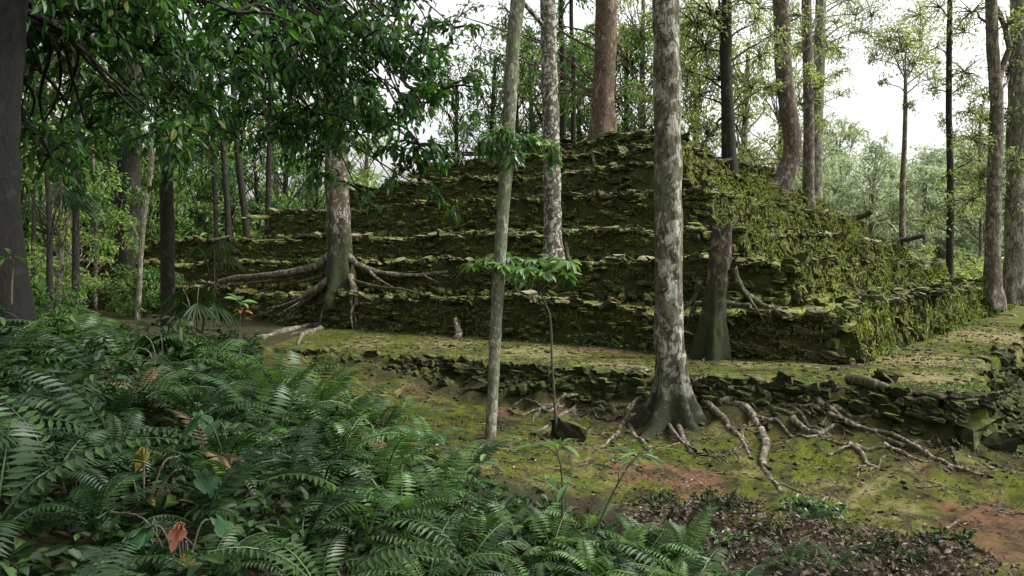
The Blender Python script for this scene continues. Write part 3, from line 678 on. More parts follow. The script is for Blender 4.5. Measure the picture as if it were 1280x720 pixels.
# E  tree on the summit
make_tree('summit_tree', 'thick red brown trunk standing on the summit of the pyramid', 'tree', 25.6, [(752, 176), (753, 150), (755, 100), (757, 40), (758, -40)], .34, .33, M['b_red'],
    blobs=upcrown(25.6, 750, 9, -60, 200) + [(690, 30, 1, 1.2, 220), (800, 40, 2, 1.2, 220), (670, 80, 2, 1.0, 160), (720, 60, 3, 1.2, 200), (720, 120, 4, 1., 150), (640, 20, 2, 1., 150), (600, 60, 1, .8, 90), (575, 20, 0, .9, 110), (615, 110, 1, .7, 80), (590, 140, 0, .4, 40), (820, 110, 2, .8, 110), (790, 140, 1, .7, 80)], leafm=M['mid'], lsize=.2, flare=(.5, .5, 5), ext=(0, 0, 4), n=80)
# thin trunks by it
for (px, w, d, lab) in ((703, .09, 30, 'thin dark trunk directly left of the summit tree'), (716, .07, 32, 'thinnest trunk seen between the mottled tree and the summit tree')):
    make_tree('thin_tree', lab, 'tree', d, [(px, 176), (px + 1, 100), (px - 2, 20), (px, -60)], w * 1.6, w, M['b_dark'], blobs=[(px + rng.uniform(-70, 90), rng.uniform(-20, 140), rng.uniform(-1, 2), 1.1, 170) for _ in range(5)], leafm=M['mid'], lsize=.2, flare=None, sides=10, n=30, zb=4.9)
for (x0, y0, x1, r) in ((705, 240, 830, .05), (720, 285, 800, .045), (560, 292, 680, .04), (600, 330, 690, .05), (705, 328, 790, .05), (470, 285, 560, .05), (740, 212, 800, .04), (520, 240, 600, .05), (640, 372, 740, .04)):
    pts = [(x0 + (x1 - x0) * u, y0 + rng.normal() * 3) for u in (0, .3, .65, 1)]
    add_root(D_, pts, r, .018, M['root'] if rng.random() < .5 else M['rootm'], .2)
wm = MB()
for k, T in enumerate(TIERS):
    q = np.array(T['q'])
    for e in range(4):
        a, b = q[e], q[(e + 1) % 4]; ln = np.linalg.norm(b - a); d = (b - a) / ln; o = np.array([d[1], -d[0]])
        if o @ np.array([0, -1]) < .3: continue
        for _ in range(int(ln * 2.2)):
            t = rng.random() * ln; c = a + d * t; zw, ow = rimwave(np.array([c[0]]), np.array([c[1]]), k); onr = rng.random() < .5
            z = T['z'] + zw[0] if onr else (TIERS[k - 1]['z'] if k else 0) + .05; c = c + o * (ow[0] + (.02 if onr else T['bat'] + .15)); n_ = int(rng.integers(6, 22)); rr_ = rng.uniform(.05, .16)
            dr = rng.normal(size=(n_, 3)); dr[:, 2] = np.abs(dr[:, 2]) * .8
            leaves(wm, np.array([c[0], c[1], z]) + rng.normal(size=(n_, 3)) * [rr_, rr_, rr_ * .3], dr, rng.normal(size=(n_, 3)) + [0, 0, 1], rng.uniform(.04, .12, n_), rng.uniform(.02, .045, n_))
for _ in range(160):
    i_ = int(rng.integers(2, 11)); t_ = rng.random(); c = EDGE[i_] * (1 - t_) + EDGE[i_ + 1] * t_ + rng.normal(size=2) * .3; n_ = int(rng.integers(6, 20)); dr = rng.normal(size=(n_, 3)); dr[:, 2] = np.abs(dr[:, 2])
    if c[1] > 22: continue
    leaves(wm, np.array([c[0], c[1], float(ground(c[0], c[1]))]) + rng.normal(size=(n_, 3)) * [.07, .07, .01], dr, rng.normal(size=(n_, 3)) + [0, 0, 1], rng.uniform(.03, .08, n_), rng.uniform(.012, .03, n_))
tag(wm.obj('weeds', M['mid'], smooth=False), 'small weeds growing along the steps of the pyramid and the terrace edge', 'weeds', kind='stuff')
# G..N  trees on the right
def slope_z(px, py, d): return P(px, py, d)[2]
make_tree('branching_tree', 'dark trunk with ascending branches right of the big foreground trunk', 'tree', 26, [(913, 208), (911, 160), (908, 90), (908, 30), (909, -60)], .19, .13, M['b_dark'],
    blobs=[(965, 45, .5, .8, 90), (945, 25, 0, .7, 90), (880, 60, 1, 1.1, 200), (875, 120, 1.5, .9, 140), (890, 20, 0, 1.2, 200), (930, 150, 1, .6, 60), (940, 110, 1, .7, 80), (925, 0, 0, 1, 130), (860, 90, 2, .8, 120), (870, 30, 1, 1.1, 220), (900, 100, 1, .9, 160), (950, 70, 1, .8, 120), (935, 190, 1, .7, 80), (885, 170, 1, .8, 130), (960, 110, 1, .6, 70)], leafm=M['pale'], lsize=.16, flare=(.3, .3, 4), ext=(0, 0, 3), n=50, sides=14)
make_tree('thin_tree', 'thin straight trunk directly left of the dark branching trunk', 'tree', 27, [(904, 205), (903, 120), (899, 0), (897, -60)], .06, .04, M['b_dark'], flare=None, sides=8, n=30)
make_tree('curved_tree', 'trunk bent like a bow leaning from the right slope of the pyramid', 'tree', 28.5, [(966, 242), (978, 226), (989, 200), (991, 178), (986, 140), (980, 90), (977, 30), (975, -60)], .33, .22, M['b_mid'],
    blobs=[(1010, 95, .5, .5, 50), (960, 110, 0, .5, 40), (1000, 20, 0, .9, 90), (950, 10, 1, .9, 110)], leafm=M['pale'], lsize=.17, flare=(.35, .4, 4), ext=(0, 0, 3), n=70)
make_tree('straight_tree', 'straight dark trunk just right of the bow shaped trunk', 'tree', 30, [(1010, 256), (1011, 180), (1010, 90), (1007, -60)], .21, .15, M['b_mid'], blobs=[(1045, 30, 1, .7, 60), (1070, 20, 2, .8, 70), (1035, 60, 1, .6, 50), (1050, 90, 0, .5, 40), (1025, 110, 0, .7, 90), (1000, 60, 1, .8, 110), (1030, 150, 1, .5, 60), (985, 20, 1, .8, 110)], leafm=M['pale'], lsize=.16, flare=(.3, .3, 4), ext=(0, 0, 3), n=50, sides=14)
make_tree('pale_tree', 'pale smooth trunk close behind the straight dark trunk', 'tree', 38, [(1022, 262), (1021, 180), (1024, 90), (1027, -60)], .30, .22, M['b_pale'], blobs=[(1060, 0, 1, 1.1, 90), (1090, 20, 0, 1., 80), (1100, -10, 0, 1.2, 90), (1050, 190, 0, .5, 30), (1000, 130, 0, 1.3, 190), (1010, 50, 0, 1.5, 220), (1045, 60, 1, 1.2, 150), (995, 200, 2, 1.1, 130), (1075, 40, 0, .9, 90), (1050, 120, 0, .6, 40), (945, 200, 2, 1.2, 160), (930, 215, 3, 1., 130)], leafm=M['pale'], lsize=.2, flare=None, ext=(0, 0, 3), n=40, sides=14, zb=-.1)
make_tree('lone_tree', 'small tree with a flat open crown standing alone against the white sky', 'tree', 42, [(1129, 310), (1128, 240), (1131, 170), (1132, 95)], .19, .09, M['b_mid'],
    blobs=[(1125, 65, 0, 1.3, 150), (1150, 50, 1, 1.2, 130), (1095, 75, 0, .8, 60), (1160, 100, 0, .9, 70), (1120, 40, 0, 1.1, 100), (1105, 100, 0, .5, 40), (1140, 130, 0, .6, 50), (1175, 80, 1, .8, 60), (1110, 50, 0, 1.3, 200), (1140, 80, 1, 1.1, 170), (1150, 20, 1, 1.3, 160)], leafm=M['pale'], lsize=.22, flare=None, n=40, sides=10, zb=-.1)
make_tree('bare_sided_tree', 'thin dark trunk between the lone tree and the pair at the right edge', 'tree', 34, [(1187, 335), (1188, 250), (1186, 120), (1188, -40)], .16, .10, M['b_dark'],
    blobs=[(1170, 60, 1, .8, 70), (1205, 40, 0, 1., 90), (1200, 110, 0, .6, 50), (1180, 150, 1, .5, 40), (1195, 170, 0, .5, 40), (1183, 220, 0, .45, 40), (1192, 270, 0, .4, 30), (1175, 10, 0, 1., 90), (1205, 90, 0, 1., 150), (1215, 200, 0, .8, 120), (1170, 110, 0, .6, 60), (1205, 250, 0, .9, 120), (1160, 280, 0, .7, 90)], leafm=M['pale'], lsize=.18, flare=None, n=40, sides=10, zb=-.1)
M1, spM, rM = make_tree('forked_tree', 'forked brown trunk left of the wide trunk at the right edge', 'tree', 25.6, [(1241, 376), (1241, 300), (1244, 200), (1246, 130), (1241, 60), (1238, -60)], .235, .13, M['b_mid'],
    blobs=[(1215, 175, 0, .8, 110), (1210, 140, 0, .6, 70), (1225, 220, 1, .8, 120), (1260, 30, 0, .9, 100), (1228, 120, 0, .6, 60), (1270, 200, 0, .7, 80), (1215, 15, 1, 1., 110), (1265, 260, 1, .6, 60), (1225, 150, 1, .8, 110), (1215, 250, 2, .8, 110), (1262, 150, 1, .8, 120), (1260, 90, 1, .7, 90)], leafm=M['pale'], lsize=.16, flare=(.6, .35, 4), ext=(0, 0, 3), n=60)
fb = MB(); limb(fb, P(1246, 140, 25.6), P(1262, 60, 25.6), .11, .09, .0, 12); limb(fb, P(1262, 60, 25.6), P(1266, -40, 25.6), .09, .07, 0, 8); fb.obj('fork', M['b_mid'], M1)
make_tree('edge_tree', 'widest greyish green trunk at the right edge of the photo', 'tree', 26.5, [(1268, 370), (1270, 300), (1272, 180), (1275, 60), (1276, -60)], .33, .28, M['b_pale'], blobs=[(1285, 120, 0, .8, 90), (1290, 30, 1, 1, 120), (1255, 300, 1, .5, 50)], leafm=M['pale'], lsize=.16, flare=(.5, .4, 5), ext=(0, 0, 3), n=60)
make_tree('small_tree', 'small far trunk in the hazy wood left of the forked tree', 'tree', 52, [(1225, 335), (1226, 280), (1224, 200), (1226, 130)], .13, .08, M['b_mid'], blobs=[(1225, 150, 0, 1., 90), (1235, 110, 0, 1.2, 110)], leafm=M['haze'], lsize=.26, flare=None, n=20, sides=8, zb=-.1)

# stump ----------------------------------------------------------------
ST = empty('tree_stump', P(893, 438, 14.6) * [1, 1, 0], 'broken mossy stump with buttress roots leaning against the lowest tier', 'stump')
tb = MB(); sp = spline([P(889, 444, 14.6) - [0, 0, .3], P(890, 444, 14.6), P(892, 410, 14.6), P(896, 360, 14.7), P(900, 320, 14.75), P(901, 292, 14.8)], 50)
def fl_st(u, th, path):
    lob = .5 + .5 * np.cos(4 * th[None] + .7); k = np.exp(-np.maximum(path[:, 2], 0)[:, None] / .55)
    top = (u[:, None] > .97) * .0
    rg = vnoise(np.stack([np.cos(th)[None] * 3 + path[:, :1] * 0, np.sin(th)[None] * 3 + path[:, :1] * 0, path[:, 2:3] * .8 + 0 * th[None]], -1), 1.6)
    return 1 + 1.1 * k * lob ** 1.5 + .10 * np.cos(3 * th[None] + 1) + .16 * rg
tube(tb, sp, np.interp(np.linspace(0, 1, 50), [0, .3, 1], [.20, .18, .175]), 36, rough=.3, flare=fl_st, seed=3)
V0 = tb.v[0]; zt = sp[-1, 2]; m = V0[:, 2] > zt - .12; V0[m, 2] += .35 * fbm(V0[m], 7, 3) + .02
tb.obj('trunk', M['b_stump'], ST)
add_root(ST, [(875, 350), (868, 372), (855, 385)], .07, .03, M['rootm'], d=14.75)
add_root(ST, [(915, 335), (928, 362), (955, 382), (985, 385)], .08, .03, M['rootm'], d=14.6)
add_root(ST, [(880, 425), (868, 436), (850, 440)], .08, .03, M['rootm'])
add_root(ST, [(905, 430), (925, 440), (945, 447)], .08, .03, M['rootm'])
add_root(ST, [(888, 430), (884, 446), (878, 452)], .07, .03, M['rootm'])

# left-hand trees --------------------------------------------------------
Ot, spO, rO = make_tree('dark_tree', 'thick nearly black trunk cut off by the left edge of the photo', 'tree', 7.4, [(22, 495), (18, 440), (4, 350), (-4, 250), (-6, 150), (2, 60), (10, -40)], .22, .15, M['b_black'],
    flare=(.5, .25, 5), sides=28, n=80, ext=(.2, .3, 2.5), zb=.45)
add_root(Ot, [(45, 470), (60, 480), (80, 495)], .07, .03, M['b_dark'])
add_root(Ot, [(30, 478), (40, 490), (52, 500)], .06, .03, M['b_dark'])
def canopy(tree, bark, spt, blobs, leafm, size, droop=.55, full=True, depth=0, wr=.36):
    lb = MB()
    for (px, py, d, r, n_) in blobs:
        bb = MB(); c = P(px, py, d); i = int(len(spt) * rng.uniform(.75, .97)); limb(bb, spt[i], c, .035, .008, .1, 12)
        clump(lb, bb, c, r, n_, size, droop, full, .7, wr); bb.obj('branch', bark, tree)
    lb.obj('crown', leafm, tree, smooth=False)
# left-edge tree crown: shades the top left
bl = [(rng.uniform(-60, 330), rng.uniform(-60, 70), rng.uniform(7.5, 10), rng.uniform(.45, .7), 110) for _ in range(34)]
bl += [(rng.uniform(-60, 240), rng.uniform(40, 210), rng.uniform(8.5, 13), rng.uniform(.45, .7), 90) for _ in range(40)]
canopy(Ot, M['b_dark'], spO, bl, M['canopy'], .13, wr=.42)
Pt, spP, rP = make_tree('slim_dark_tree', 'slim dark straight trunk rising from the ferns left of the pyramid', 'tree', 13.5, [(211, 452), (210, 380), (209, 280), (207, 180), (209, 90), (206, 0), (204, -80)], .115, .085, M['b_dark'], flare=(.3, .3, 4), n=60, ext=(0, 0, 2), zb=.0)
bl = []
for _ in range(80):
    px = rng.uniform(230, 560); py = rng.uniform(-40, 235)
    lim = np.interp(px, [230, 300, 380, 450, 520, 560], [150, 170, 200, 215, 195, 110])
    if py > lim: py = rng.uniform(-40, lim)
    if px > 500 and py < 60 and rng.random() < .3: continue
    bl.append((px, py, rng.uniform(10.5, 14), rng.uniform(.45, .7), 95))
bl += [(rng.uniform(430, 570), rng.uniform(-20, 215), rng.uniform(10.5, 14), rng.uniform(.35, .55), 70) for _ in range(15)]
bl += [(rng.uniform(385, 450), rng.uniform(20, 235), rng.uniform(12, 15), rng.uniform(.35, .5), 70) for _ in range(9)]
bl += [(345, 165, 11, .4, 60), (400, 225, 11, .35, 50), (445, 235, 11, .35, 40), (505, 190, 11, .4, 60), (540, 240, 11.5, .25, 25), (565, 262, 11.5, .2, 16), (490, 225, 11, .3, 35), (300, 120, 11, .5, 80)]
canopy(Pt, M['b_dark'], spP, bl, M['canopy'], .14, .6, wr=.42)
# a light branch of brighter leaves near the top, between the sky gaps
make_tree('thick_dark_tree', 'thick shadowy trunk draped with leaves far back on the left', 'tree', 29, [(158, 345), (160, 280), (161, 200), (162, 120), (160, 0)], .42, .36, M['b_dark'], blobs=[(160 + rng.uniform(-50, 50), rng.uniform(40, 300), rng.uniform(-2, 0), .9, 150) for _ in range(12)], leafm=M['mid'], lsize=.2, flare=(.3, .4, 4), zb=0, n=40)
make_tree('leaning_tree', 'thin pale trunk leaning right beside the thick shadowy trunk', 'tree', 24, [(171, 352), (178, 290), (186, 230), (195, 150), (200, 60)], .085, .06, M['b_pale'], flare=None, sides=10, n=30, zb=.0)
LT = [(60, 20, .08, 'thin dark stem second from the left edge'), (93, 21, .10, 'darkest thin stem, third trunk from the left edge'), (118, 27, .07, 'thin stem left of the thick shadowy trunk'),
      (268, 33, .10, 'thin trunk just right of the slim dark tree'), (283, 31, .13, 'trunk above the low left end of the pyramid'), (305, 33, .16, 'leaning trunk framed by bright leaves above the left tiers'), (333, 32, .14, 'trunk nearest the mottled buttressed tree on its left'), (40, 26, .07, 'very thin stem beside the dark trunk at the left edge')]
for (px, d, r, lab) in LT:
    lean = rng.uniform(-8, 8) if px != 305 else -16
    make_tree('thin_tree', lab, 'tree', d, [(px + (0 if px != 305 else 6), 350), (px + 2, 280), (px + lean * .5, 190), (px + lean, 60)], r, r * .7, M['b_dark'] if px != 118 else M['b_mid'], flare=None, sides=9, n=26, zb=0,
              blobs=[(px + rng.uniform(-50, 50), rng.uniform(60, 260), rng.uniform(-1, 2), .8, 90) for _ in range(3)], leafm=M['mid'], lsize=.18)

# ------------------------------------------------------------------ background wood (each tree and shrub a thing of its own)
def proto_tree(leafm, bark, h, cr, nl, size, lowest=.25, nclump=34):
    root = empty('forest_tree', (0, 0, 0), 'x', 'tree')
    tb = MB(); sp = spline([(0, 0, -.4), (rng.normal() * .15, rng.normal() * .15, h * .4), (rng.normal() * .3, rng.normal() * .3, h * .92)], 14); tube(tb, sp, np.linspace(.2, .06, 14) * h / 10, 9, rough=.1)
    lb = MB()
    for _ in range(nclump):
        z = h * rng.uniform(lowest, 1.0); u = (z / h - lowest) / (1 - lowest); rad = cr * (math.sin(PI * min(1, .12 + .83 * u)) ** .7) * math.sqrt(rng.random()); th = rng.random() * 2 * PI
        c = np.array([rad * math.cos(th), rad * math.sin(th), z]); i = int(np.clip((z / h - .08) * 13, 1, 12)); limb(tb, sp[i], c, .035 * h / 10, .01, .05, 6)
        clump(lb, None, c, cr * rng.uniform(.26, .42), nl // nclump, size, .3)
    tb.obj('trunk', bark, root); lb.obj('crown', leafm, root, smooth=False)
    return root
def proto_bush(leafm, r, nl, size, name='shrub'):
    lb = MB(); c = np.zeros(3)
    for _ in range(14):
        c = np.array([rng.normal() * r * .45, rng.normal() * r * .45, r * rng.uniform(.15, 1.15)]); clump(lb, lb if False else None, c, r * rng.uniform(.35, .5), nl // 14, size, .3)
    sm = MB()
    for _ in range(5): tube(sm, spline([(0, 0, -.2), (rng.normal() * r * .2, rng.normal() * r * .2, r * .5), (rng.normal() * r * .5, rng.normal() * r * .5, r)], 6), np.linspace(.03, .012, 6), 5, cap=False)
    root = empty(name, (0, 0, 0), 'x', 'shrub'); lb.obj('foliage', leafm, root, smooth=False); sm.obj('stem', M['b_dark'], root)
    return root
def scatter(protos, spots, label, cat, group):
    for k, (px, d, s) in enumerate(spots):
        pr = protos[k % len(protos)]
        o = copy_tree(pr) if pr.get('used') else pr
        pr['used'] = 1; o['used'] = 1
        x = (px - CX) / F_PX * d
        if px < 560:
            dmin = np.interp(px, [110, 200, 300, 420, 560], [0, 34, 38, 44, 50])
            if px > 105 and d < dmin: d = dmin + rng.uniform(0, 5)
            x = (px - CX) / F_PX * d
        while any(inquad(np.array([x]), np.array([d]), T_['q'])[0] for T_ in TIERS[:1]): d += 2; x = (px - CX) / F_PX * d
        o.location = (x, d, float(H(x, d)[0]) - .1); o.rotation_euler = (0, 0, rng.random() * 6.28); o.scale = (s, s, s * rng.uniform(.9, 1.1))
        tag(o, label, cat, group)
prA = [proto_tree(M['mid'], M['b_dark'], 11, 3.0, 3600, .24, .1, 40) for _ in range(3)]
prB = [proto_tree(M['lime'], M['b_mid'], 10, 3.0, 2600, .26, .1) for _ in range(3)]
prC = [proto_tree(M['haze'], M['b_pale'], 11, 3.8, 4200, .40, .05, 60) for _ in range(3)]
prD = [proto_tree(M['pale'], M['b_mid'], 12, 3.0, 2200, .24, .35, 26) for _ in range(3)]
buA = [proto_bush(M['mid'], 1.2, 1500, .17) for _ in range(3)]
buB = [proto_bush(M['lime'], 1.3, 1500, .18) for _ in range(3)]
buC = [proto_bush(M['pale'], 1.3, 1500, .2) for _ in range(2)]
def line(px0, px1, n, d0, d1, s0=.8, s1=1.3): return [(px0 + (px1 - px0) * (k + rng.uniform(.1, .9)) / n, rng.uniform(d0, d1), rng.uniform(s0, s1)) for k in range(n)]
scatter(prA, line(-140, 420, 15, 27, 38, .9, 1.3), 'dark green forest tree in the dense wood left of the pyramid', 'tree', 'dark trees left of the pyramid')
scatter(prB, line(-160, 470, 18, 42, 58, .9, 1.3), 'sunlit yellow green tree glowing behind the dark wood on the left', 'tree', 'sunlit trees at the back on the left')
scatter(prD, line(640, 990, 8, 38, 52, 1.1, 1.5), 'light green tree showing above the summit of the pyramid', 'tree', 'light trees behind the summit')
scatter([proto_tree(M['mid'], M['b_dark'], 13, 3.0, 3400, .24, .3) for _ in range(2)], line(560, 850, 8, 36, 46, 1.0, 1.25), 'mid green tree filling the gaps behind the summit tree', 'tree', 'mid green trees behind the summit')
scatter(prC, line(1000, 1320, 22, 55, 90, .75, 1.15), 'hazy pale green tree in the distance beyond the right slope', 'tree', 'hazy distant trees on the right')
scatter(buA, line(-60, 330, 8, 24, 32, .6, 1.0), 'dark leafy shrub under the trees left of the pyramid', 'shrub', 'dark shrubs left of the pyramid')
scatter(buA, line(-80, 340, 12, 30, 40, 2.0, 3.0), 'tall dark thicket shrub filling the wood under the left trees', 'shrub', 'tall shrubs of the left wood')
scatter(prB, line(20, 350, 6, 23, 30, .55, .75), 'young sunlit tree standing among the dark trees on the left', 'tree', 'young sunlit trees on the left')
scatter(buB, line(0, 340, 7, 22, 30, .7, 1.1), 'bright shrub glowing between the dark trunks on the left', 'shrub', 'bright shrubs between the trunks')
scatter([proto_bush(M['mid'], 1.2, 1500, .15) for _ in range(2)], line(-120, 70, 6, 14.5, 20, .6, .9), 'dark leafy shrub just behind the fern thicket on the left', 'shrub', 'dark shrubs just behind the ferns')
scatter(buB, line(-80, 360, 14, 33, 44, 1.0, 1.6), 'bright green shrub lit from behind on the far left', 'shrub', 'bright shrubs on the far left')
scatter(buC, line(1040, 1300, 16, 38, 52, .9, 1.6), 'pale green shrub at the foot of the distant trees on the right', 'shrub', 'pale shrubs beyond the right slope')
scatter([proto_tree(M['mid'], M['b_mid'], 12, 3.2, 2600, .26, .5, 30) for _ in range(2)], [(CX + 1000 * x / y, y, s_) for x, y, s_ in ((9.5, 2.0, .9),)], 'unseen tall tree added right of the terrace for shade', 'tree', 'added shade trees right of the terrace')  # out-of-view tree added to cast shade on the foreground
# far-off wood closing the horizon
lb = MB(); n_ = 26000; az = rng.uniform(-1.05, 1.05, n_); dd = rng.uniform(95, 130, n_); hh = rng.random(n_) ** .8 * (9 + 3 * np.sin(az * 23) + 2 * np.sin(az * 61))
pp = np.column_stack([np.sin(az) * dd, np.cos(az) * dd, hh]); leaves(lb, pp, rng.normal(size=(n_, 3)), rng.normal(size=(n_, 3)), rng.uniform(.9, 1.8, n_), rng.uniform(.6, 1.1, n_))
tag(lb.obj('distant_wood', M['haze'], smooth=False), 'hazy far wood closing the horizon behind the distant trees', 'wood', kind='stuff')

# ------------------------------------------------------------------ ferns
def frond(mb, base, az, L, up0=1.1, curl=1.5, np_=24, tone=.5, wmax=.19):
    s = np.linspace(0, 1, 26); el = up0 - curl * s ** 1.2
    st = L / 25; dx = np.cos(el) * st; dz = np.sin(el) * st
    x = np.cumsum(dx); z = np.cumsum(dz); side = np.array([-math.sin(az), math.cos(az), 0]); fw = np.array([math.cos(az), math.sin(az), 0])
    wob = rng.normal() * .15
    pth = base + fw * x[:, None] + np.array([0, 0, 1.]) * z[:, None] + side * (wob * L * s ** 2)[:, None]
    tube(mb, pth[::3], np.linspace(.006, .002, len(pth[::3])), 4, cap=False)
    u = np.linspace(.16, .99, np_); i = np.clip((u * 25).astype(int), 0, 24); f = (u * 25 - i)[:, None]
    pp = pth[i] * (1 - f) + pth[np.minimum(i + 1, 25)] * f; tg = norm(pth[np.minimum(i + 1, 25)] - pth[i - 1])
    nrm = norm(np.cross(np.cross(tg, np.array([0, 0, 1.])) + 1e-6, tg)); nrm = norm(np.cross(side[None], tg)); nrm = np.where(nrm[:, 2:3] < 0, -nrm, nrm)
    ln = L * wmax * np.interp((u - .16) / .83, [0, .25, .6, 1], [.65, 1, .72, .08])
    for sg in (-1, 1):
        d = side * sg * 1.0 + tg * .38 - np.array([0, 0, .22]) + rng.normal(size=(np_, 3)) * .05
        leaves(mb, pp, d, nrm, ln, np.maximum(ln * .23, .014) , a=np.clip(tone + rng.normal(size=np_) * .12, 0, 1), fold=.1)
def fern_mesh(nf, L, tone, name, m):
    mb = MB(); L = L * 1.0
    for q in range(nf):
        az = q / nf * 2 * PI + rng.normal() * .35
        frond(mb, np.array([0, 0, 0.]), az, L * rng.uniform(.45, 1.2), rng.uniform(.8, 1.3), rng.uniform(1.3, 2.1), int(rng.uniform(17, 23)), np.clip(tone + rng.normal() * .15, 0, 1))
    return mb.mesh(name, m, smooth=False)
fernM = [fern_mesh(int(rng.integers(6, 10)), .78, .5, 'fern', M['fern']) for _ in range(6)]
fernD = [fern_mesh(int(rng.integers(6, 10)), .72, .5, 'fern', M['fernshade']) for _ in range(4)]
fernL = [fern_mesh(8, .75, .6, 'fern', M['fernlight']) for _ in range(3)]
def fern_top(x): return np.interp(x, [-9, -4.2, -3.2, -2.6, -1.5, -.7, 0, .8, 1.5, 2.1], [14, 13.2, 10.5, 9.2, 8.2, 7.6, 7.2, 6.9, 6.6, 6.0])
def ymin_vis(x): return max(3.0, abs(x) * 1.45)
placed = []; k = 0; tries = 0
while len(placed) < 240 and tries < 14000:
    tries += 1
    x = rng.uniform(-9, 1.7); y = rng.uniform(2.6, 13.5)
    if y > fern_top(x) or y < abs(x) * 1.35 or (y < 4.0 and rng.random() < .5) or (x < -.9 - .1 * y and y < 6.0 and rng.random() < .6): continue
    if min([1e9] + [math.hypot(x - a, y - b) for a, b in placed]) < .36: continue
    placed.append((x, y))
for (x, y) in placed:
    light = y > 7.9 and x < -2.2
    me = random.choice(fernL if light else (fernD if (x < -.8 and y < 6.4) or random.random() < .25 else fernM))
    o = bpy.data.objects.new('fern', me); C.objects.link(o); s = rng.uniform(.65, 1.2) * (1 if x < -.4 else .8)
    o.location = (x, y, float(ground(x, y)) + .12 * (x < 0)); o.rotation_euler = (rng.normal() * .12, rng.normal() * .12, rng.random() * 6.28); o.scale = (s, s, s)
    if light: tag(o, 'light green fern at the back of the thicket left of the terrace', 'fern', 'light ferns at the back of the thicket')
    elif x < -1.2: tag(o, 'shaded fern in the thicket filling the lower left corner', 'fern', 'ferns of the lower left thicket')
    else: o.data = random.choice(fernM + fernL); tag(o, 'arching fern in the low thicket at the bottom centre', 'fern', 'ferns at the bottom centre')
# single ferns of the lower right
for (px, py, s, lab) in ((1010, 655, .5, 'small fern standing in the dead leaves right of the winding root'), (985, 712, .55, 'flat fern frond spread at the bottom edge under the dead leaves'), (1055, 668, .4, 'smallest fern among the dead leaves'), (855, 708, .8, 'pale fern with a long frond at the bottom edge'), (1045, 716, .5, 'fern at the bottom edge right of the flat frond')):
    q = surf(px, py); o = bpy.data.objects.new('fern', random.choice(fernM)); C.objects.link(o); o.location = q; o.scale = (s, s, s); o.rotation_euler = (0, 0, rng.random() * 6); tag(o, lab, 'fern')

fernP = [fern_mesh(int(rng.integers(4, 8)), .9, .6, 'fern', M['fernpale']) for _ in range(5)]
for k, (px, py, s_) in enumerate(((470, 530, .75), (500, 500, .7), (430, 560, .8), (520, 585, .7), (645, 640, .62), (690, 665, .7), (735, 640, .62), (780, 665, .62), (740, 700, .7), (845, 722, .72), (600, 660, .55), (380, 520, .6), (390, 470, .5), (350, 480, .55), (440, 490, .6), (420, 520, .6), (520, 540, .6), (340, 540, .6), (480, 570, .65))):
    q = surf(px, py + 45); o = bpy.data.objects.new('fern', fernP[k % 5]); C.objects.link(o); o.location = (q[0], q[1], q[2] + .12); o.scale = (s_, s_, s_); o.rotation_euler = (rng.normal() * .1, rng.normal() * .1, rng.random() * 6.28)
    tag(o, 'large pale green fern with long arching fronds standing above the thicket', 'fern', 'large pale ferns above the thicket')
fernX = [fern_mesh(3, .55, .5, 'dead_fern', M['deadfern']) for _ in range(2)]
for k in range(7):
    x = rng.uniform(-4.5, 1.2); y = rng.uniform(4.2, 8.6)
    if y > fern_top(x): y = fern_top(x) - .3
    o = bpy.data.objects.new('dead_fern', fernX[k % 2]); C.objects.link(o); o.location = (x, y, float(ground(x, y)) + .28); o.rotation_euler = (rng.normal() * .3, rng.normal() * .3, rng.random() * 6.28); o.scale = (.9, .9, .7)
    tag(o, 'withered brown fern frond drooping among the green ferns', 'dead fern', 'withered fern fronds')
# undergrowth leaves between the ferns
ub = MB(); n_ = 62000; x = rng.uniform(-9.5, 2.6, n_); y = rng.uniform(2.4, 13.6, n_)
m = (y < fern_top(x) + .1 * rng.normal(size=n_)) & (y > np.abs(x) * 1.3); x, y = x[m], y[m]; n_ = len(x)
hgt = np.abs(fbm(xyz(x, y), 1.3, 3)) * np.interp(x, [-4, -2.6, -1, 0], [1.2, .6, .42, .4]) + .1; z = ground(x, y) + hgt * rng.random(n_) ** .6
pp = np.column_stack([x, y, z]); dr = rng.normal(size=(n_, 3)); dr[:, 2] = dr[:, 2] * .4 - .1
leaves(ub, pp, dr, np.array([0, 0, 1.]) + rng.normal(size=(n_, 3)) * .35, rng.uniform(.05, .15, n_), rng.uniform(.025, .075, n_), full=True)
tag(ub.obj('undergrowth', M['under'], smooth=False), 'mass of small dark leaves growing between the ferns', 'undergrowth', kind='stuff')

# low green bush and dead leaf bank at the lower right
lb = MB(); n_ = 9000; x = rng.uniform(1.0, 6.2, n_); y = rng.uniform(5.8, 9.0, n_)
lim = np.interp(x, [1, 1.8, 3.1, 3.9, 4.4, 4.9], [7.8, 8.15, 8.25, 7.75, 7.1, 5.8]) + .12 * rng.normal(size=n_); m = (y < lim) & (y > 6.0); x, y = x[m], y[m]; n_ = len(x)
z = ground(x, y) + .02 + .12 * rng.random(n_) + .12 * np.clip(vnoise(xyz(x, y), 1.7), 0, 1)
dr = rng.normal(size=(n_, 3)); dr[:, 2] *= .5
leaves(lb, np.column_stack([x, y, z]), dr, np.array([0, 0, 1.]) + rng.normal(size=(n_, 3)) * .7, rng.uniform(.035, .085, n_), rng.uniform(.02, .04, n_), full=True)
tag(lb.obj('leaf_litter', M['litter'], smooth=False), 'bank of dry brown fallen leaves at the bottom right', 'fallen leaves', kind='stuff')
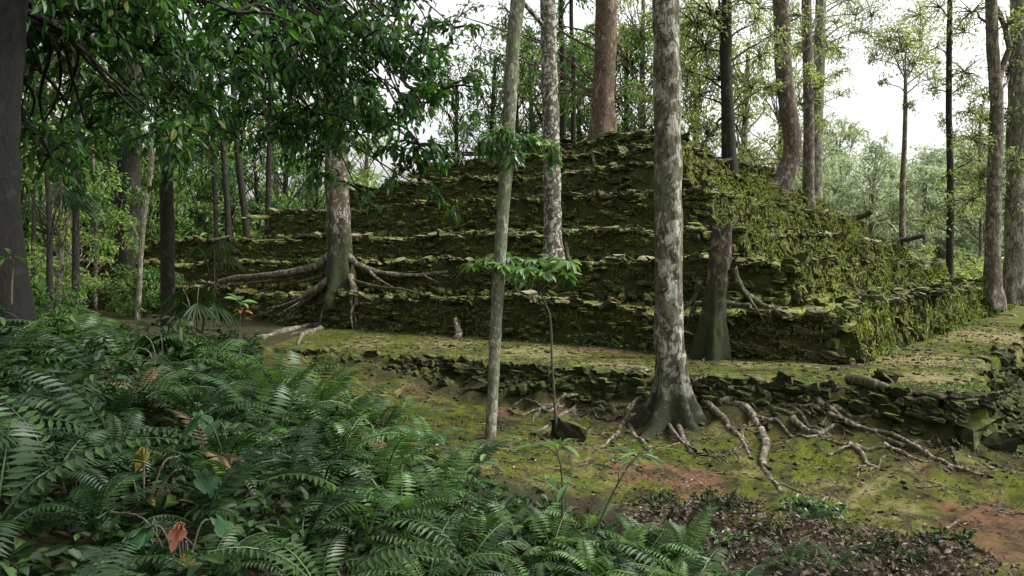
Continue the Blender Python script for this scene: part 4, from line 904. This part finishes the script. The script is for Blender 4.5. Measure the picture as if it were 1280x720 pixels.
def low_bush(px, py, r, nl, lab, m='grass', size=.06):
    q = surf(px, py); root = empty('low_bush', q, lab, 'bush'); lb = MB(); sb = MB()
    for _ in range(9):
        c = q + np.array([rng.normal() * r * .5, rng.normal() * r * .35, r * rng.uniform(.1, .5)]); clump(lb, sb, c, r * .45, nl // 9, size, .1, True, .6, .45)
    lb.obj('foliage', M[m], root, smooth=False); sb.obj('stem', M['twig'], root)
low_bush(860, 648, .42, 900, 'fine leaved green bush left of the dead leaves', 'under', .05)
low_bush(905, 640, .3, 400, 'smaller fine leaved bush touching the dead leaves', 'under', .05)
low_bush(1000, 640, .26, 260, 'bright leafy bush at the end of the winding root', 'glossy', .07)
low_bush(1040, 645, .2, 160, 'low bright bush beside the small fern', 'glossy', .06)
low_bush(950, 672, .25, 260, 'low green bush in the middle of the dead leaves', 'under', .05)
low_bush(905, 690, .3, 350, 'low green bush left of the flat frond at the bottom edge', 'glossy', .05)
low_bush(1135, 712, .3, 350, 'low green bush at the very bottom among the dead leaves', 'under', .05)
low_bush(1180, 690, .3, 420, 'low dark bush at the bottom right corner', 'under', .06)
low_bush(1100, 690, .22, 260, 'low dark bush among the dead leaves near the bottom right', 'under', .06)

# ------------------------------------------------------------------ saplings and leafy plants
def rosette(lb, c, n, ln, wd, droop=.3, up=.25, a0=None, tone=None):
    az = rng.random() * 6 + np.arange(n) * 2.4; d = np.column_stack([np.cos(az), np.sin(az), up + rng.normal(size=n) * .25 - droop * .5])
    leaves(lb, np.repeat(c[None], n, 0) + d * .03, d, np.array([0, 0, 1.]) + rng.normal(size=(n, 3)) * .25, ln * rng.uniform(.7, 1.15, n), wd * rng.uniform(.8, 1.15, n), full=True, a=tone)
SAP = empty('sapling', P(697, 548, 10.7), 'thin leafy sapling with a flat tier of glossy leaves before the pyramid', 'sapling')
tb = MB(); s_ = spline([P(697, 548, 10.7), P(693, 500, 10.7), P(690, 450, 10.7), P(688, 400, 10.7), P(680, 376, 10.7), P(668, 352, 10.7)], 30); tube(tb, s_, np.linspace(.02, .010, 30), 8)
lb = MB()
for (px, py, dd, n_) in ((590, 330, .1, 9), (610, 325, -.1, 10), (628, 332, -.25, 11), (640, 322, .2, 10), (655, 335, -.3, 12), (668, 325, .1, 11), (680, 340, -.2, 12), (700, 330, 0, 10), (708, 342, .15, 9), (645, 345, 0, 10), (625, 318, .3, 8), (690, 322, .3, 8), (660, 350, -.1, 9), (712, 326, -.1, 6)):
    c = P(px, py, 10.7 + dd); limb(tb, s_[-4], c, .008, .004, .12); rosette(lb, c, int(n_ * 1.7), .20, .075, .75, .12)
tb.obj('stem', M['twig'], SAP); lb.obj('foliage', M['glossy'], SAP, smooth=False)
def plant(name, lab, cat, stem, d, clusters, m, ln=.2, wd=.07, r=.012, droop=.4, up=.2):
    root = empty(name, P(*stem[0], d), lab, cat); tb = MB(); sp = spline([P(*q, d) for q in stem], 24); tube(tb, sp, np.linspace(r, r * .5, 24), 7)
    lb = MB()
    for (px, py, dd, n_) in clusters:
        c = P(px, py, d + dd); i = np.argmin(np.linalg.norm(sp - c, axis=1)); i = max(0, i - 3); limb(tb, sp[i], c, r * .5, .003, .08); rosette(lb, c, n_, ln, wd, droop, up)
    tb.obj('stem', M['twig'], root); lb.obj('foliage', M[m], root, smooth=False); return root
plant('leafy_plant', 'tall leafy plant with broad green blades at the bottom centre', 'plant', [(704, 690), (703, 640), (702, 590), (695, 560)], 6.4, [(700, 556, 0, 5), (680, 600, 0, 4), (712, 605, 0, 4), (672, 556, 0, 3)], 'glossy', .22, .07)
plant('palm_seedling', 'palm seedling with a bright pleated fan of blades over the ferns', 'plant', [(735, 690), (755, 640), (775, 600), (790, 575)], 6.4, [(800, 566, 0, 7), (815, 560, .1, 5), (773, 590, 0, 4)], 'fernlight', .26, .035, droop=.0, up=.05)
plant('red_tipped_plant', 'low plant with two pale leaves and red young shoots before the left tiers', 'plant', [(300, 450), (299, 410), (302, 385)], 8.6, [(300, 378, 0, 7)], 'fernlight', .16, .07, up=.3)
rb = MB(); c = P(303, 388, 8.58); rosette(rb, c, 7, .12, .04, .6, .2); o = rb.obj('young_shoots', M['redleaf'], bpy.data.objects['red_tipped_plant'], smooth=False)
plant('sprouting_fern', 'bright young plant against the dark trunk at the left edge', 'plant', [(14, 380), (15, 350), (17, 325)], 6.6, [(12, 320, 0, 10)], 'fernlight', .14, .04, up=.1)
plant('slender_plant', 'slender leaning plant in the ferns right of the slim tree', 'plant', [(560, 690), (575, 640), (590, 600), (600, 585)], 6.2, [(600, 580, 0, 5), (580, 625, 0, 4)], 'glossy', .12, .045)
# broad lobed leaves in the lower left corner
def broad_leaf(mb, c, az, L, tilt=.35, lobes=5, tone=.5):
    L = L * .68; lobes = 5
    th = np.linspace(-PI, PI, 41); r = L * .5 * (.48 + .52 * np.abs(np.cos(th * lobes / 2)) ** .8) * (1 + .05 * np.cos(th * 23)) * (1 + .35 * np.cos(th))
    x = r * np.cos(th) + L * .3; y = r * np.sin(th) * .85; z = -.5 * (x ** 2 + .6 * y ** 2) / L + .10 * L * np.cos(th * lobes) + .25 * np.abs(y) + .03 * L * rng.normal(size=41)
    v = np.column_stack([x, y, z]); v = np.vstack([[L * .15, 0, .02], v]); ct, st = math.cos(tilt), math.sin(tilt)
    v = np.column_stack([v[:, 0] * ct - v[:, 2] * st, v[:, 1], v[:, 0] * -st + v[:, 2] * ct]); ca, sa = math.cos(az), math.sin(az)
    v = np.column_stack([v[:, 0] * ca - v[:, 1] * sa, v[:, 0] * sa + v[:, 1] * ca, v[:, 2]]) + c
    mb.add(v, None, [(0, k, k + 1) for k in range(1, 41)], a=tone)
def broad_plant(lab, px, py, d, specs, m='broad'):
    b = P(px, py, d); b[2] = float(ground(b[0], b[1])); root = empty('broad_leaved_plant', b, lab, 'plant'); sb = MB(); lb = MB(); yb = MB(); rb = MB(); ny = nr = 0
    for (qx, qy, L, az, tilt, col) in specs:
        c = P(qx, qy, d + rng.normal() * .1); tube(sb, spline([b, (b + c) / 2 + [0, 0, .15], c], 10), .006, 5, cap=False)
        t = MB(); broad_leaf(t, c, az, L, tilt, 5 if col != 'g' else 3, rng.random()); tag(t.obj('leaf', M[{'y': 'yellow', 'r': 'redleaf'}.get(col, m)], root), {'y': 'yellowing lobed leaf', 'r': 'reddish dying leaf'}.get(col))
    sb.obj('stem', M['twig'], root)
broad_plant('broad leaved plant carrying one yellow lobed leaf in the lower left thicket', 180, 640, 4.6, [(180, 560, .16, -1.6, .9, 'y'), (205, 615, .22, -1.2, .6, 'y'), (150, 600, .26, 3.6, .5, 'g'), (250, 590, .28, -.6, .6, 'g'), (225, 570, .24, .8, .2, 'g'), (265, 620, .24, -.8, .5, 'g')])
broad_plant('broad leaved plant with a reddish dying leaf at the bottom left', 230, 760, 4.0, [(225, 655, .15, -1.6, .9, 'r'), (235, 690, .13, -1.4, 1.0, 'y'), (215, 670, .2, -1.8, .8, 'g'), (180, 660, .24, 3.4, .5, 'g'), (270, 650, .22, -.4, .6, 'g'), (140, 640, .24, 3, .4, 'g')])
broad_plant('plain broad leaved plant in the dark far lower left', 90, 720, 4.4, [(60, 610, .24, 3.5, .5, 'g'), (110, 600, .26, -1.2, .6, 'g'), (85, 640, .22, -2, .7, 'g'), (130, 570, .22, .4, .4, 'g'), (30, 650, .24, 2.8, .5, 'g')])
for k, (px, py, d_, lab) in enumerate(((330, 640, 4.9, 'broad leaved plant with upright dark leaves below the middle of the fern bank'), (120, 520, 5.6, 'broad leaved plant right of the black trunk at the left edge'), (40, 560, 5.2, 'broad leaved plant touching the left edge of the photo'), (200, 700, 4.1, 'broad leaved plant cut by the bottom edge at the left'), (290, 560, 5.4, 'broad leaved plant among ferns right of the yellow lobed leaf'))):
    broad_plant(lab, px, py + 60, d_, [(px + rng.uniform(-60, 60), py + rng.uniform(-45, 45), rng.uniform(.18, .27), rng.uniform(-2.6, -.5), rng.uniform(.3, .9), 'g') for _ in range(8)])
# strap-leaved palm clumps in the thicket
def palm(lab, px, py, d, n, L, m='under'):
    b = P(px, py, d); root = empty('palm_clump', b, lab, 'palm'); lb = MB(); sb = MB()
    for k in range(n):
        az = rng.random() * 6.28; tip = b + np.array([math.cos(az) * .35 * L, math.sin(az) * .35 * L, L * rng.uniform(.5, .9)]); tube(sb, spline([b - [0, 0, .3], (b + tip) / 2 + [0, 0, .1], tip], 8), .007, 5, cap=False)
        kk = 11; a = np.linspace(-1.3, 1.3, kk) + az; dd_ = np.column_stack([np.cos(a), np.sin(a), np.full(kk, -.55)])
        lb = MB(); leaves(lb, np.repeat(tip[None], kk, 0), dd_, np.repeat(np.array([[0, 0, 1.]]), kk, 0) + rng.normal(size=(kk, 3)) * .2, L * .55 * rng.uniform(.8, 1.1, kk), .035, full=True, a=np.full(kk, rng.uniform(.2, .8))); lb.obj('fan_leaf', M[m], root, smooth=False)
    sb.obj('stem', M['twig'], root)
palm('drooping fan palm in the middle of the fern thicket', 205, 485, 7.2, 6, .6)
palm('fan palm behind the ferns in front of the left tiers', 245, 425, 9.2, 7, .7)
palm('fan palm at the left under the dark trees', 60, 300, 14, 9, 1.2)
palm('fan palm before the low left end of the pyramid', 268, 352, 13.5, 6, .8)

# grass tuft at the left edge
gb = MB(); q = P(14, 640, 4.6); n_ = 60; leaves(gb, q + rng.normal(size=(n_, 3)) * [.08, .08, .02], np.array([0, 0, 1.]) + rng.normal(size=(n_, 3)) * .5, rng.normal(size=(n_, 3)), rng.uniform(.15, .4, n_), .012, full=True)
tag(gb.obj('grass_tuft', M['grass'], smooth=False), 'tuft of grass blades at the lower left edge of the photo', 'grass')

# ------------------------------------------------------------------ logs, sticks, loose stones, fallen leaves
def stick(name, lab, cat, pts, r, m='root', taper=.6):
    mb = MB(); sp = spline(pts, 20); tube(mb, sp, np.linspace(r, r * taper, 20), 9, rough=.25, seed=rng.random() * 9, rs=1.5)
    tag(mb.obj(name, M[m]), lab, cat)
stick('log', 'dark log end jutting right from the third tier', 'log', [P(1118, 301, 35.2), P(1135, 299, 35), P(1156, 294, 34.8)], .12, 'log', .9)
stick('log', 'short dark log end on the fourth tier near its far end', 'log', [P(1070, 272, 33.4), P(1080, 269, 33.2), P(1090, 265, 33)], .12, 'log', .9)
stick('fallen_branch', 'curved pale branch lying under the terrace edge right of the big trunk', 'branch', [surf(1035, 520) + [0, 0, .04], surf(1080, 540) + [0, 0, .05], surf(1120, 548) + [0, 0, .04], surf(1190, 590) + [0, 0, .03]], .035)
stick('stick', 'pale stick on the bare earth between the slim tree and the sapling', 'stick', [surf(636, 514) + [0, 0, .03], surf(650, 523) + [0, 0, .05], surf(672, 514) + [0, 0, .04]], .02)
stick('stick', 'short pale stick lying on the moss left of the winding root', 'stick', [surf(832, 530) + [0, 0, .06], surf(850, 552) + [0, 0, .03], surf(872, 570) + [0, 0, .02]], .03)
stick('stick', 'small pale stick on the moss at the lower right', 'stick', [surf(1182, 665) + [0, 0, .03], surf(1198, 655) + [0, 0, .04]], .018)
stick('stick', 'short pale stick below the terrace corner', 'stick', [surf(1035, 572) + [0, 0, .03], surf(1060, 562) + [0, 0, .05], surf(1078, 562) + [0, 0, .03]], .02)
stick('stick', 'thin stick on the terrace in front of the lowest tier', 'stick', [surf(728, 432) + [0, 0, .03], surf(745, 420) + [0, 0, .1]], .025, 'rootm')
stick('stick', 'flat pale stick on the terrace beside the stump', 'stick', [surf(975, 447) + [0, 0, .03], surf(1002, 451) + [0, 0, .03]], .03)
stick('fallen_branch', 'mossy log lying along the terrace edge near its right corner', 'branch', [surf(1062, 480) + [0, 0, .08], surf(1085, 487) + [0, 0, .1], surf(1112, 492) + [0, 0, .06]], .085, 'rootm', .8)
MOUND = empty('mossy_boulder', surf(712, 545), 'dark mossy boulder at the foot of the sapling', 'boulder')
mb = MB(); stones(mb, np.array([surf(712, 552) + [0, 0.1, .08], surf(705, 548) + [0, 0.1, .12]]), np.array([[.4, .3, .3], [.26, .24, .3]]), np.array([.2, 1.]), jit=.12); mb.obj('stone', M['wallst'], MOUND, smooth=False)
rockp = [(1108, 478, .25, 'rounded stone on the lip of the terrace near its corner'), (985, 488, .28, 'dark upright stone on the terrace edge right of the big trunk'), (1212, 548, .36, 'largest dark boulder at the corner of the terrace'), (1245, 562, .3, 'boulder right of the largest one at the terrace corner'), (960, 540, .2, 'small dark stone beside the winding root'), (880, 572, .16, 'small stone on the moss just below the big trunk'), (730, 470, .22, 'stone on the terrace edge left of the big trunk')]
for (px, py, s, lab) in rockp:
    q = surf(px, py); mb = MB(); stones(mb, np.array([q + [0, .1, s * .15]]), np.array([[s * 1.3, s, s * .9]]), np.array([rng.random() * 3]), jit=.28); tag(mb.obj('rock', M['wallst'], smooth=False), lab, 'rock')
for k in range(12):
    px = rng.uniform(930, 1190); py = np.interp(px, [930, 1190], [492, 520]) + rng.uniform(5, 60); L_ = rng.uniform(40, 110)
    pts = [(px + L_ * u, py + L_ * u * rng.uniform(.1, .35) + rng.normal() * 5) for u in (0, .35, .7, 1)]
    add_root(A, pts, rng.uniform(.03, .05), .012, M['root' if k % 3 else 'rootm'], .5)
for k in range(8):
    px = rng.uniform(560, 770); py = rng.uniform(490, 560); L_ = rng.uniform(30, 80)
    add_root(A, [(px + L_ * u, py - L_ * u * rng.uniform(-.1, .3) + rng.normal() * 4) for u in (0, .35, .7, 1)][::-1], rng.uniform(.025, .04), .01, M['root' if k % 2 else 'rootm'], .5)
tw = MB()
for _ in range(420):
    x = rng.uniform(-3.5, 11); y = rng.uniform(8.3, 17)
    if abs(x) > y * .7 or inquad(np.array([x]), np.array([y]), TIERS[0]['q'])[0]: continue
    a_ = rng.random() * 6.28; L_ = rng.uniform(.08, .5); u_ = np.linspace(0, 1, 5)[:, None]; pt = np.array([x, y]) + np.array([math.cos(a_), math.sin(a_)]) * L_ * u_ + rng.normal(size=(5, 2)) * .012
    tube(tw, np.column_stack([pt, ground(pt[:, 0], pt[:, 1]) + .012]), np.linspace(.008, .003, 5) * rng.uniform(.6, 1.6), 4, cap=False)
tag(tw.obj('fallen_twigs', M['root']), 'thin twigs littering the moss', 'twigs', kind='stuff')
# loose small stones and fallen leaves: stuff
sb = MB(); n_ = 2600; x = rng.uniform(-4, 14, n_); y = rng.uniform(8.5, 24, n_); m = ~inquad(x, y, TIERS[0]['q']) & (y > 8.5) & (np.abs(x) < y * .72); x, y = x[m], y[m]; n_ = len(x)
s = rng.uniform(.01, .06, (n_, 1)) * (1 + (rng.random((n_, 1)) < .05)); stones(sb, np.column_stack([x, y, ground(x, y) + .005]), s * np.array([1.3, 1, .7]), rng.random(n_) * 3)
tag(sb.obj('pebbles', M['wallst']), 'small stones scattered over the moss', 'pebbles', kind='stuff')
fb = MB(); n_ = 9000; x = rng.uniform(-4, 14, n_); y = np.where(rng.random(n_) < .45, rng.uniform(8, 11.5, n_), rng.uniform(8, 24, n_)); m = ~inquad(x, y, TIERS[0]['q']) & (np.abs(x) < y * .72); x, y = x[m], y[m]; n_ = len(x)
leaves(fb, np.column_stack([x, y, ground(x, y) + .02]), rng.normal(size=(n_, 3)) * [1, 1, .12], np.array([0, 0, 1.]) + rng.normal(size=(n_, 3)) * .3, rng.uniform(.03, .10, n_), rng.uniform(.018, .045, n_), a=rng.beta(1.2, 1.2, n_))
# and on the tiers
xs = []; 
for k, T in enumerate(TIERS):
    n2 = 900; x = rng.uniform(-16, 18, n2 * 3); y = rng.uniform(13, 34, n2 * 3); m = inquad(x, y, T['q'])
    if k + 1 < len(TIERS): m &= ~inquad(x, y, TIERS[k + 1]['q'])
    x, y = x[m], y[m]; n2 = len(x)
    leaves(fb, np.column_stack([x, y, np.full(n2, T['z'] + .02)]), rng.normal(size=(n2, 3)) * [1, 1, .2], np.array([0, 0, 1.]) + rng.normal(size=(n2, 3)) * .3, rng.uniform(.05, .12, n2), rng.uniform(.03, .05, n2))
tag(fb.obj('fallen_leaves', M['litter'], smooth=False), 'dry leaves scattered over the terrace and the tiers', 'fallen leaves', kind='stuff')
mbt = MB(); n_ = 90000; x = rng.uniform(-5, 14, n_); y = rng.uniform(8, 22, n_); pq = xyz(x, y)
m = ~inquad(x, y, TIERS[0]['q']) & (np.abs(x) < y * .72) & (fbm(pq, 1.2, 3, 3) > -.05); x, y = x[m], y[m]; n_ = len(x)
leaves(mbt, np.column_stack([x, y, ground(x, y) - .005]), np.array([0, 0, .9]) + rng.normal(size=(n_, 3)) * .7, rng.normal(size=(n_, 3)), rng.uniform(.015, .045, n_), rng.uniform(.008, .02, n_))
tag(mbt.obj('moss', M['mosstuft'], smooth=False), 'short yellow green moss on the terrace and the slope below it', 'moss', kind='stuff')

# ------------------------------------------------------------------ light, sky, camera
EL, AZ = math.radians(46), math.radians(94)   # azimuth clockwise from +Y
w = bpy.data.worlds.new('World'); bpy.context.scene.world = w; w.use_nodes = True; nt = w.node_tree; nt.nodes.clear()
sk = nt.nodes.new('ShaderNodeTexSky'); sk.sky_type = 'NISHITA'; sk.sun_disc = False; sk.sun_elevation = EL; sk.sun_rotation = AZ; sk.air_density = 1.0; sk.dust_density = 6.0; sk.ozone_density = 1.0
hs = nt.nodes.new('ShaderNodeHueSaturation'); hs.inputs['Saturation'].default_value = .07; hs.inputs['Value'].default_value = 2.6
nt.links.new(sk.outputs[0], hs.inputs['Color'])
bg = nt.nodes.new('ShaderNodeBackground'); bg.inputs[1].default_value = .15; out = nt.nodes.new('ShaderNodeOutputWorld')
nt.links.new(hs.outputs[0], bg.inputs[0]); nt.links.new(bg.outputs[0], out.inputs[0])
sl = bpy.data.lights.new('sun', 'SUN'); sl.energy = 3.0; sl.angle = math.radians(4); sl.color = (1, .95, .85)
so = bpy.data.objects.new('sun', sl); C.objects.link(so)
sd = Vector((math.sin(AZ) * math.cos(EL), math.cos(AZ) * math.cos(EL), math.sin(EL))); so.rotation_euler = sd.to_track_quat('Z', 'Y').to_euler(); so.location = sd * 50
cam = bpy.data.cameras.new('camera'); cam.lens = F_PX / 1280 * 36; cam.sensor_width = 36; cam.clip_end = 2000; cam.clip_start = .05
co = bpy.data.objects.new('camera', cam); C.objects.link(co); co.location = (0, 0, CAMZ); co.rotation_euler = (PI / 2 - PITCH, 0, 0)
sc = bpy.context.scene; sc.camera = co
sc.view_settings.view_transform = 'Standard'; sc.view_settings.look = 'None'; sc.view_settings.exposure = 0; sc.view_settings.gamma = 1
sc.cycles.max_bounces = 6; sc.cycles.diffuse_bounces = 3; sc.cycles.glossy_bounces = 2; sc.cycles.transmission_bounces = 4; sc.cycles.transparent_max_bounces = 4
sc.cycles.use_denoising = True
sc.cycles.sample_clamp_indirect = 4
for o in [q_ for q_ in bpy.data.objects if q_.parent is None and q_.get('label') == 'x']:      # a prototype that was never set out
    if True:
        for ch in list(o.children): bpy.data.objects.remove(ch)
        bpy.data.objects.remove(o)
for o in bpy.data.objects:
    if 'used' in o: del o['used']
